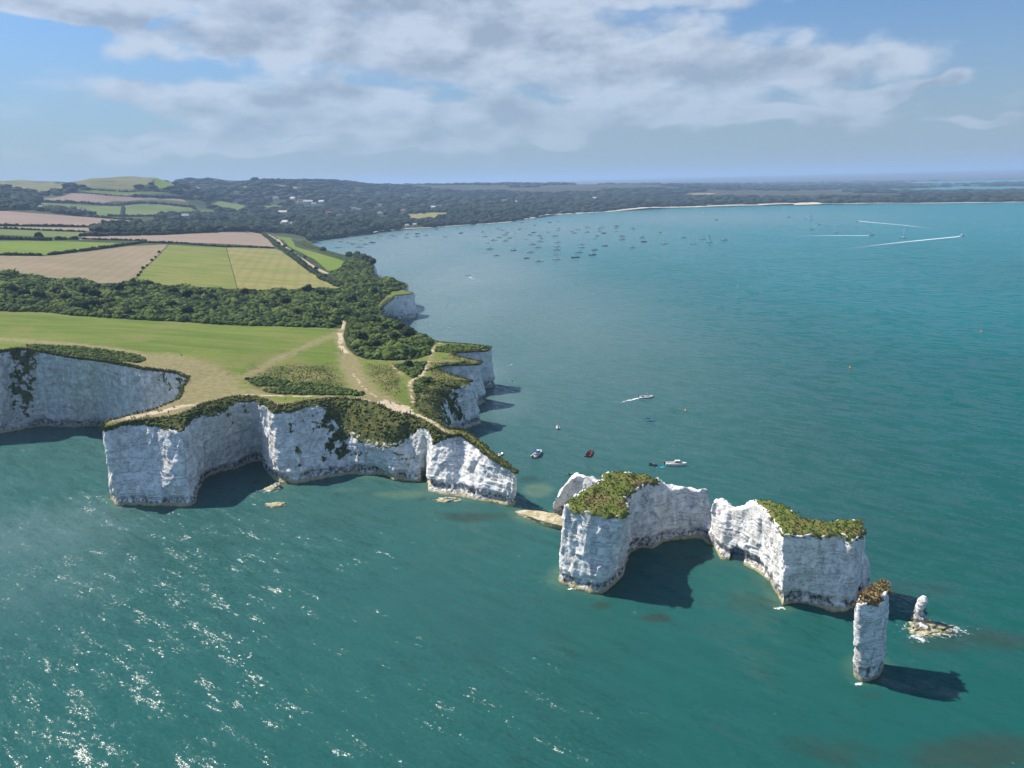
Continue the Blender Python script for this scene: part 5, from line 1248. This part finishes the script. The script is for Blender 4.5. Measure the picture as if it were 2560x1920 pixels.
def buoy(m=ORANGE, r=.55):
    e = empty('buoy'); b = MB(); b.loft([[(math.cos(a)*r*s_, math.sin(a)*r*s_, z*r) for a in [2*math.pi*k/14 for k in range(14)]] for z, s_ in ((-.5, .7), (-.1, .98), (.3, .95), (.8, .6), (1.05, .2))]); b.build('float', m, e, True)
    b = MB(); b.tube([(0, 0, r), (0, 0, r*1.7)], .04, 6); b.tube([(.14*math.cos(a), 0, r*1.75+.14*math.sin(a)) for a in [2*math.pi*k/8 for k in range(9)]], .03, 5, False); b.build('mooring_eye', STEEL, e); return e
def place(e, px, py, rz, z=0.0, lab=None, cat='boat', group=None, sc=1.0):
    p = at(px, py, z); e.location = tuple(p); e.rotation_euler = (0, 0, rz); e.scale = (sc, sc, sc); tag(e, lab, cat, group); return e
BAY = 'boats lying off the headland'
place(motor_cruiser(7.2, WHITE, WHITE, NAVY), 1343, 1138, R(62), lab='white motor boat with blue canopy anchored off the headland', group=BAY)
place(open_boat(4.6, WHITE), 1248, 1139, R(48), lab='small white open boat moored close to the pointed headland', group=BAY)
place(rib_boat(6.2, BLACK, RED), 1474, 1136, R(70), lab='black inflatable boat with red deck behind the square stack', group=BAY)
place(motor_cruiser(7.6, WHITE, OFFW), 1690, 1163, R(-6), lab='white speedboat lying beside a teal paddle board', group=BAY)
place(rib_boat(3.4, WHITE, OFFW, False), 1395, 1070, R(95), lab='tiny white inflatable dinghy carrying one person in red', group=BAY)
place(rib_boat(7.2, GREYP, OFFW), 1614, 994, R(8), lab='grey inflatable boat under way with a short white wake', group=BAY)
place(jet_ski(), 1632, 1164, R(-18), lab='dark jet ski next to the teal paddle board', cat='jet ski', group=BAY)
place(board(), 1652, 1169, R(12), lab='empty teal paddle board floating between jet ski and speedboat', cat='paddle board', group=BAY)
place(kayak(3.6, .75, BLUEB), 1618, 1046, R(-25), lab='blue kayak, farther of two, right of the grey inflatable wake', cat='kayak', group=BAY)
place(kayak(3.9, .8, BLUEB), 1628, 1053, R(8), lab='blue kayak, nearer of two, right of the grey inflatable wake', cat='kayak', group=BAY)
place(kayak(3.6, .8, GREENB), 1424, 1186, R(20), lab='green kayak showing just behind the fin of the square stack', cat='kayak', group=BAY)
place(buoy(), 1714, 1027, 0, lab='orange buoy right of the two blue kayaks', cat='buoy', sc=1.1)
place(buoy(), 2125, 919, 0, lab='orange buoy alone on the open water at right', cat='buoy', sc=1.1)
place(buoy(), 1844, 715, 0, lab='yellow-orange buoy beyond the open water, below the sailing boats', cat='buoy', sc=1.1)
place(buoy(), 2453, 829, 0, lab='orange buoy near the right edge of the water', cat='buoy', sc=1.1)
place(buoy(DARK, .4), 1281, 951, 0, lab='dark channel float off the middle east cliff', cat='buoy', sc=1.1)
place(open_boat(4.6, WHITE), 1168, 689, R(200), lab='small white boat with a short wake, alone off the far cliffs', group=BAY, sc=1.2)

# moored fleet
CR = [motor_cruiser(8.5, WHITE, OFFW), motor_cruiser(9.5, WHITE, WHITE, NAVY)]; DK = motor_cruiser(8.0, DARK, OFFW)
SB = sail_boat(9.5, WHITE); SD = sail_boat(9.0, DARK); SS = sail_boat(8.0, WHITE, True); OB = open_boat(5.6, WHITE)
c2 = lambda x, y: (600 + x * .31646, 400 + y * .31646); c3 = lambda x, y: (1200 + x * .31646, 400 + y * .31646); c4 = lambda x, y: (1860 + x * .31646, 400 + y * .31646)
FLEET = [(c2, [(625,662,'m'),(720,642,'o'),(795,647,'m'),(850,657,'m'),(890,667,'m'),(775,695,'m'),(937,692,'c'),(990,670,'m'),(1045,655,'d'),(1000,622,'m'),(945,637,'o'),(905,627,'o'),(1100,602,'m'),(1090,621,'o'),(1195,597,'c'),(1212,606,'m'),(1180,619,'m'),(1320,587,'m'),(1315,617,'m'),(1400,585,'d'),(1398,607,'m'),(1470,597,'m'),(1490,571,'o'),(1440,565,'o'),(1555,549,'d'),(1617,608,'m'),(1745,580,'d'),(1725,549,'o')]),
 (c3, [(25,570,'m'),(40,607,'s'),(143,547,'s'),(180,557,'m'),(75,705,'c'),(108,637,'m'),(55,657,'o'),(150,615,'m'),(195,594,'c'),(215,575,'m'),(198,642,'c'),(233,619,'c'),(265,604,'o'),(280,585,'o'),(313,549,'m'),(310,507,'o'),(330,497,'m'),(360,488,'o'),(265,715,'k'),(130,757,'m'),(360,629,'o'),(393,594,'m'),(423,575,'d'),(430,520,'m'),(440,507,'o'),(473,478,'o'),(550,494,'d'),(485,620,'m'),(470,602,'c'),(473,645,'c'),(450,694,'c'),(410,670,'c'),(395,731,'c'),(365,778,'d'),(465,803,'m'),(537,572,'o'),(618,484,'s'),(615,557,'s'),(622,542,'s'),(592,602,'c'),(612,652,'s'),(610,687,'s'),(605,712,'c'),(598,749,'o'),(603,788,'s'),(725,565,'m'),(745,580,'m'),(770,552,'s'),(845,532,'m'),(867,540,'o'),(845,572,'c'),(945,547,'m'),(965,532,'s'),(945,565,'m'),(978,580,'d'),(925,602,'m'),(903,624,'o'),(800,667,'s'),(803,693,'s'),(780,731,'c'),(753,771,'k'),(905,713,'k'),(888,752,'k'),(985,681,'k'),(1080,525,'d'),(1075,542,'m'),(1070,567,'o'),(1122,605,'m'),(1122,630,'c'),(1210,545,'m'),(1278,615,'c'),(1293,648,'d'),(1203,693,'c'),(1425,574,'m'),(1455,663,'s'),(1610,615,'m'),(1687,664,'s'),(1757,625,'s'),(1813,651,'w'),(1930,635,'c'),(1925,507,'o'),(1867,474,'d'),(1765,419,'o'),(1480,413,'o'),(1325,441,'o')]),
 (c4, [(280,387,'w'),(350,453,'c'),(480,464,'o'),(527,474,'w'),(593,513,'m'),(285,532,'o'),(535,549,'m'),(725,573,'s'),(895,539,'o'),(985,505,'o'),(1262,616,'s')])]
KIND = dict(m=('white motor boat', CR[0], 'motor boat'), c=('white cabin cruiser', CR[1], 'cabin cruiser'), d=('dark-hulled motor boat', DK, 'dark motor boat'), s=('white sailing boat with bare mast', SB, 'white sailing boat'), k=('dark-hulled sailing boat with bare mast', SD, 'dark sailing boat'), w=('white sailing boat under sail', SS, 'boat under sail'), o=('small white open boat', OB, 'open boat'))
allb = [(*fn(x, y), k) for fn, L in FLEET for x, y, k in L]
used = set(); swing = R(196)
for kd_ in 'mcdskwo':
    L = sorted([b_ for b_ in allb if b_[2] == kd_]); desc, proto, short = KIND[kd_]
    for i, (px, py, _) in enumerate(L):
        o = proto if kd_ not in used else copy_tree(proto); used.add(kd_)
        place(o, px, py, swing + random.uniform(-.35, .35), lab=f'{desc}, {ordw(i)} of its kind from left in bay', group=f'moored {short}s', sc=random.uniform(1.0, 1.3))
fast = [(2178,588,R(4),'white cruiser speeding right with a long white wake','c'), (2144,553,R(172),'small white speedboat heading left, farthest of the three with wakes','m'), (2404,590,R(14),'white speedboat at the right end of a long slanting wake','m')]
for px, py, rz, lab, k in fast: place(copy_tree(KIND[k][1]), px, py, rz, lab=lab, cat='boat', group='boats under way', sc=1.3)

# wakes: thin sheets of broken water lying on the sea
def wake(L, w0, w1, s0=.8, s1=.15):
    P = densify(np.array([at(px, py, 0)[:2] for px, py in L]), .004); k = len(P); t = np.linspace(0, 1, k)
    tg = np.gradient(P, axis=0); tg /= np.linalg.norm(tg, axis=1)[:, None] + 1e-9; nn = np.c_[-tg[:, 1], tg[:, 0]]; wd = w0 + (w1 - w0) * t; V, E = [], []
    for u in (-1, -.5, 0, .5, 1): V.append(np.c_[P + nn * (wd * u / 2)[:, None], np.full(k, .05)]); E.append((s0 + (s1 - s0) * t) * (1 - .55 * abs(u)))
    V = np.concatenate(V); idx = np.arange(5 * k).reshape(5, k); q = np.stack([idx[:-1, :-1], idx[:-1, 1:], idx[1:, 1:], idx[1:, :-1]], -1).reshape(-1, 4)
    o = obj('wake', mesh_np('wake', V, q, SURF, True, dict(edge=np.concatenate(E)))); tag(o, kind='stuff')
wake([(1600,995),(1575,1000),(1547,1008),(1525,1016)], 1.6, 5.5, .75, .1); wake([(1173,692),(1182,697),(1195,704)], 1.5, 4, .75, .1)
wake([(2172,589),(2130,589),(2060,589),(1990,590),(1900,590)], 6, 12, .95, .05); wake([(2148,553),(2180,556),(2260,563),(2340,573),(2420,583)], 6, 12, .95, .05)
wake([(2400,591),(2330,598),(2240,607),(2140,619),(2030,633)], 6, 14, .95, .08); wake([(2560,634),(2440,629),(2300,622)], 5, 7, .28, .1); wake([(1655,582),(1690,582),(1735,583)], 2.5, 6, .6, .05)

# ------------------------------------------------------------------ people
SKIN = plain('skin', (.50, .31, .22), .6, .3); HAIR = plain('hair', (.05, .03, .02), .7, .2)
CLOTH = {k: plain('cloth_' + k, c, .9, .1) for k, c in dict(purple=(.16, .10, .42), black=(.02, .02, .025), red=(.5, .04, .04), white=(.7, .7, .68), navy=(.03, .05, .14), grey=(.22, .22, .23), khaki=(.28, .23, .14), pink=(.6, .25, .3), teal=(.03, .3, .33)).items()}
def figure(pose):
    """one continuous skinned body; returns mesh with slots skin, top, trousers, hair"""
    if pose == 'stand': J = dict(pel=(0,0,.95), sp=(0,.01,1.2), ch=(0,.01,1.4), nk=(0,.01,1.5), hd=(0,-.01,1.62), ht=(0,0,1.72), hl=(-.1,0,.9), kl=(-.11,-.01,.5), al=(-.12,.02,.09), tl=(-.12,-.15,.04), hr=(.1,0,.9), kr=(.11,-.01,.5), ar=(.12,.02,.09), tr=(.12,-.15,.04), sl=(-.19,.01,1.42), el=(-.25,.03,1.14), wl=(-.24,-.05,.9), fl=(-.23,-.08,.76), sr=(.19,.01,1.42), er=(.25,.03,1.14), wr=(.24,-.05,.9), fr=(.23,-.08,.76))
    elif pose == 'walk': J = dict(pel=(0,0,.94), sp=(0,-.02,1.2), ch=(0,-.04,1.4), nk=(0,-.04,1.5), hd=(0,-.06,1.62), ht=(0,-.05,1.72), hl=(-.1,0,.9), kl=(-.1,-.2,.52), al=(-.1,-.28,.1), tl=(-.1,-.44,.07), hr=(.1,0,.9), kr=(.1,.08,.5), ar=(.1,.34,.15), tr=(.1,.26,.05), sl=(-.19,-.03,1.42), el=(-.24,.12,1.16), wl=(-.23,.14,.93), fl=(-.22,.12,.79), sr=(.19,-.03,1.42), er=(.24,-.12,1.16), wr=(.22,-.28,.98), fr=(.21,-.36,.86))
    else: J = dict(pel=(0,0,.14), sp=(0,.04,.40), ch=(0,.03,.6), nk=(0,.01,.7), hd=(0,-.02,.82), ht=(0,-.01,.92), hl=(-.1,-.04,.13), kl=(-.13,-.42,.42), al=(-.12,-.62,.09), tl=(-.12,-.78,.05), hr=(.1,-.04,.13), kr=(.13,-.42,.42), ar=(.12,-.62,.09), tr=(.12,-.78,.05), sl=(-.19,.03,.62), el=(-.25,-.08,.38), wl=(-.18,-.32,.40), fl=(-.14,-.42,.44), sr=(.19,.03,.62), er=(.25,-.08,.38), wr=(.18,-.32,.40), fr=(.14,-.42,.44))
    rad = dict(pel=.15, sp=.13, ch=.155, nk=.055, hd=.105, ht=.075, hl=.1, kl=.065, al=.045, tl=.04, hr=.1, kr=.065, ar=.045, tr=.04, sl=.07, el=.048, wl=.034, fl=.028, sr=.07, er=.048, wr=.034, fr=.028)
    E = [('pel','sp'),('sp','ch'),('ch','nk'),('nk','hd'),('hd','ht'),('pel','hl'),('hl','kl'),('kl','al'),('al','tl'),('pel','hr'),('hr','kr'),('kr','ar'),('ar','tr'),('ch','sl'),('sl','el'),('el','wl'),('wl','fl'),('ch','sr'),('sr','er'),('er','wr'),('wr','fr')]
    nm = list(J); me = bpy.data.meshes.new('body'); me.from_pydata([J[k] for k in nm], [(nm.index(a), nm.index(b)) for a, b in E], [])
    o = bpy.data.objects.new('tmp', me); COL.objects.link(o); md = o.modifiers.new('s', 'SKIN'); md.use_smooth_shade = True
    for i, k in enumerate(nm): me.skin_vertices[0].data[i].radius = (rad[k], rad[k]); me.skin_vertices[0].data[i].use_root = (k == 'pel')
    o.modifiers.new('d', 'SUBSURF').levels = 1
    bpy.context.view_layer.update(); out = bpy.data.meshes.new_from_object(o.evaluated_get(bpy.context.evaluated_depsgraph_get())); bpy.data.objects.remove(o)
    jz = {k: np.array(J[k]) for k in nm}; grp = dict(top=[('sp','ch'),('ch','sl'),('ch','sr'),('sl','el'),('sr','er'),('pel','sp')], leg=[('pel','hl'),('pel','hr'),('hl','kl'),('hr','kr'),('kl','al'),('kr','ar'),('al','tl'),('ar','tr')], skin=[('nk','hd'),('el','wl'),('er','wr'),('wl','fl'),('wr','fr')])
    hair_c = jz['ht'] + np.array([0, .03, .0])
    for p in out.polygons:
        c = np.array(p.center); best = ('skin', 9)
        for g, segs in grp.items():
            for a, b in segs:
                A_, B_ = jz[a], jz[b]; t = np.clip(((c - A_) @ (B_ - A_)) / ((B_ - A_) @ (B_ - A_)), 0, 1); d_ = np.linalg.norm(c - A_ - t * (B_ - A_)) - .0
                if d_ < best[1]: best = (g, d_)
        mi = dict(skin=0, top=1, leg=2)[best[0]]
        if np.linalg.norm(c - hair_c) < .13 and c[2] > jz['hd'][2] + .0 and c[1] > jz['hd'][1] - .05: mi = 3
        p.material_index = mi
    return out
FIG = {k: figure(k) for k in ('stand', 'walk', 'sit')}
def person(p, pose, top, leg, rz, lab, group=None):
    me = FIG[pose].copy(); me.materials.clear()
    for m in (SKIN, CLOTH[top], CLOTH[leg], HAIR): me.materials.append(m)
    o = obj('person', me, None, tuple(p), rz); tag(o, lab, 'person', group); return o
GP = 'people on the cliff top'
def gp(px, py): p = hit(px, py); return p
person(gp(454,893), 'stand', 'purple', 'navy', .4, 'person in purple top standing alone on the meadow', GP)
person(gp(328,1046), 'sit', 'black', 'navy', 2.6, 'leftmost person in black sitting on the chalk path of the spit', GP); person(gp(335,1045), 'sit', 'grey', 'black', 2.9, 'person in grey sitting beside the leftmost sitter on the spit', GP)
person(gp(371,1043), 'sit', 'pink', 'grey', .5, 'person in pink sitting on the grass below the chalk path', GP); person(gp(367,1042), 'sit', 'grey', 'navy', .3, 'person in grey sitting next to the one in pink', GP)
person(gp(396,1029), 'sit', 'purple', 'grey', 3.0, 'person in purple sitting on the chalk path of the spit', GP); person(gp(402,1028), 'sit', 'white', 'khaki', 2.7, 'person in white sitting on the chalk path beside the one in purple', GP)
person(gp(422,1037), 'walk', 'black', 'black', 1.1, 'person in black walking on the grass of the spit', GP); person(gp(434,1019), 'sit', 'red', 'navy', 2.8, 'person in red sitting at the inner end of the chalk path', GP)
person(gp(852,886), 'walk', 'navy', 'khaki', .2, 'walker in navy at the lower end of the farm track', GP); person(gp(857,881), 'walk', 'red', 'black', .2, 'walker in red just behind the one in navy', GP)
person(gp(1026,1036), 'stand', 'black', 'navy', .0, 'person in black standing on the bare path above the green slope', GP); person(gp(976,1008), 'sit', 'khaki', 'grey', .0, 'person in khaki sitting at the edge of the bare ground', GP); person(gp(999,1012), 'sit', 'white', 'navy', .0, 'person in white sitting at the edge of the bare ground', GP)
GW = 'people on the water'
def on_boat(px, py, z, pose, top, lab, rz=0.0): person(at(px, py, z), pose, top, 'navy', rz, lab, GW)
on_boat(1396, 1068, .28, 'sit', 'red', 'person in red sitting in the tiny white dinghy', 2.8)
on_boat(1474, 1130, .3, 'sit', 'red', 'person in red sitting in the black inflatable boat', .6); on_boat(1479, 1124, .3, 'sit', 'grey', 'person in grey sitting at the bow of the black inflatable boat', .6)
on_boat(1338, 1141, .5, 'sit', 'navy', 'person in navy sitting in the stern of the canopied motor boat', .6); on_boat(1686, 1161, .5, 'sit', 'teal', 'person in teal sitting in the white speedboat by the paddle board', -1.5)
on_boat(1252, 1136, .4, 'sit', 'white', 'person in white sitting in the small open boat by the headland', .4); on_boat(1618, 990, .35, 'stand', 'black', 'person in black standing at the console of the grey inflatable', 1.6)
on_boat(1618, 1045, .26, 'sit', 'pink', 'person in pink paddling the farther blue kayak', .9); on_boat(1628, 1052, .26, 'sit', 'white', 'person in white paddling the nearer blue kayak', 1.6); on_boat(1631, 1162, .75, 'sit', 'black', 'person in black sitting on the jet ski', 1.2)
def paddle(p, rz):
    e = empty('paddle', p, rz); b = MB(); b.tube([(-1.05, 0, 0), (1.05, 0, 0)], .02, 6); b.build('shaft', STEEL, e)
    for s_ in (-1, 1): b = MB(); b.box(s_*1.05-.2, s_*1.05+.2, -.09, .09, -.015, .015); b.build('blade', BLUEB, e)
    return e
tag(paddle(at(1619, 1044, .62), R(70)), 'double paddle held across the farther blue kayak', 'paddle'); tag(paddle(at(1629, 1051, .62), R(100)), 'double paddle held across the nearer blue kayak', 'paddle')
for k, (px, py, c, lab) in enumerate([(1072,812,'black','paddle boarder in black nearest the bushy cliff'),(1114,826,'white','paddle boarder in white off the bushy cliff'),(1122,819,'grey','paddle boarder in grey right of the one in white'),(1116,765,'navy','paddle boarder in navy off the far white cliff'),(1192,759,'black','paddle boarder in black farthest out from the far white cliff'),(1277,913,'red','paddle boarder in red right of the third east cliff')]):
    bd_ = place(board(3.3, .85, WHITE), px, py, random.uniform(0, 3), lab='white board under the ' + lab, cat='paddle board', group='boards with riders')
    person(at(px, py, .145), 'stand', c, 'black', random.uniform(0, 6), lab, GW)


# ------------------------------------------------------------------ air
hm = bpy.data.materials.new('air'); hm.use_nodes = True; hn_ = NT(hm.node_tree)
pv_ = hn_.new('ShaderNodeVolumePrincipled'); pv_.inputs['Color'].default_value = (.48, .70, 1.0, 1); pv_.inputs['Density'].default_value = HAZE_DENSITY; pv_.inputs['Anisotropy'].default_value = .1
ho = hn_.new('ShaderNodeOutputMaterial'); hn_.l.new(pv_.outputs[0], ho.inputs['Volume'])
hb_ = MB(); hb_.box(-70000, 70000, -2000, 62000, -6, 245); hz = hb_.build('haze', hm); tag(hz, kind='stuff')
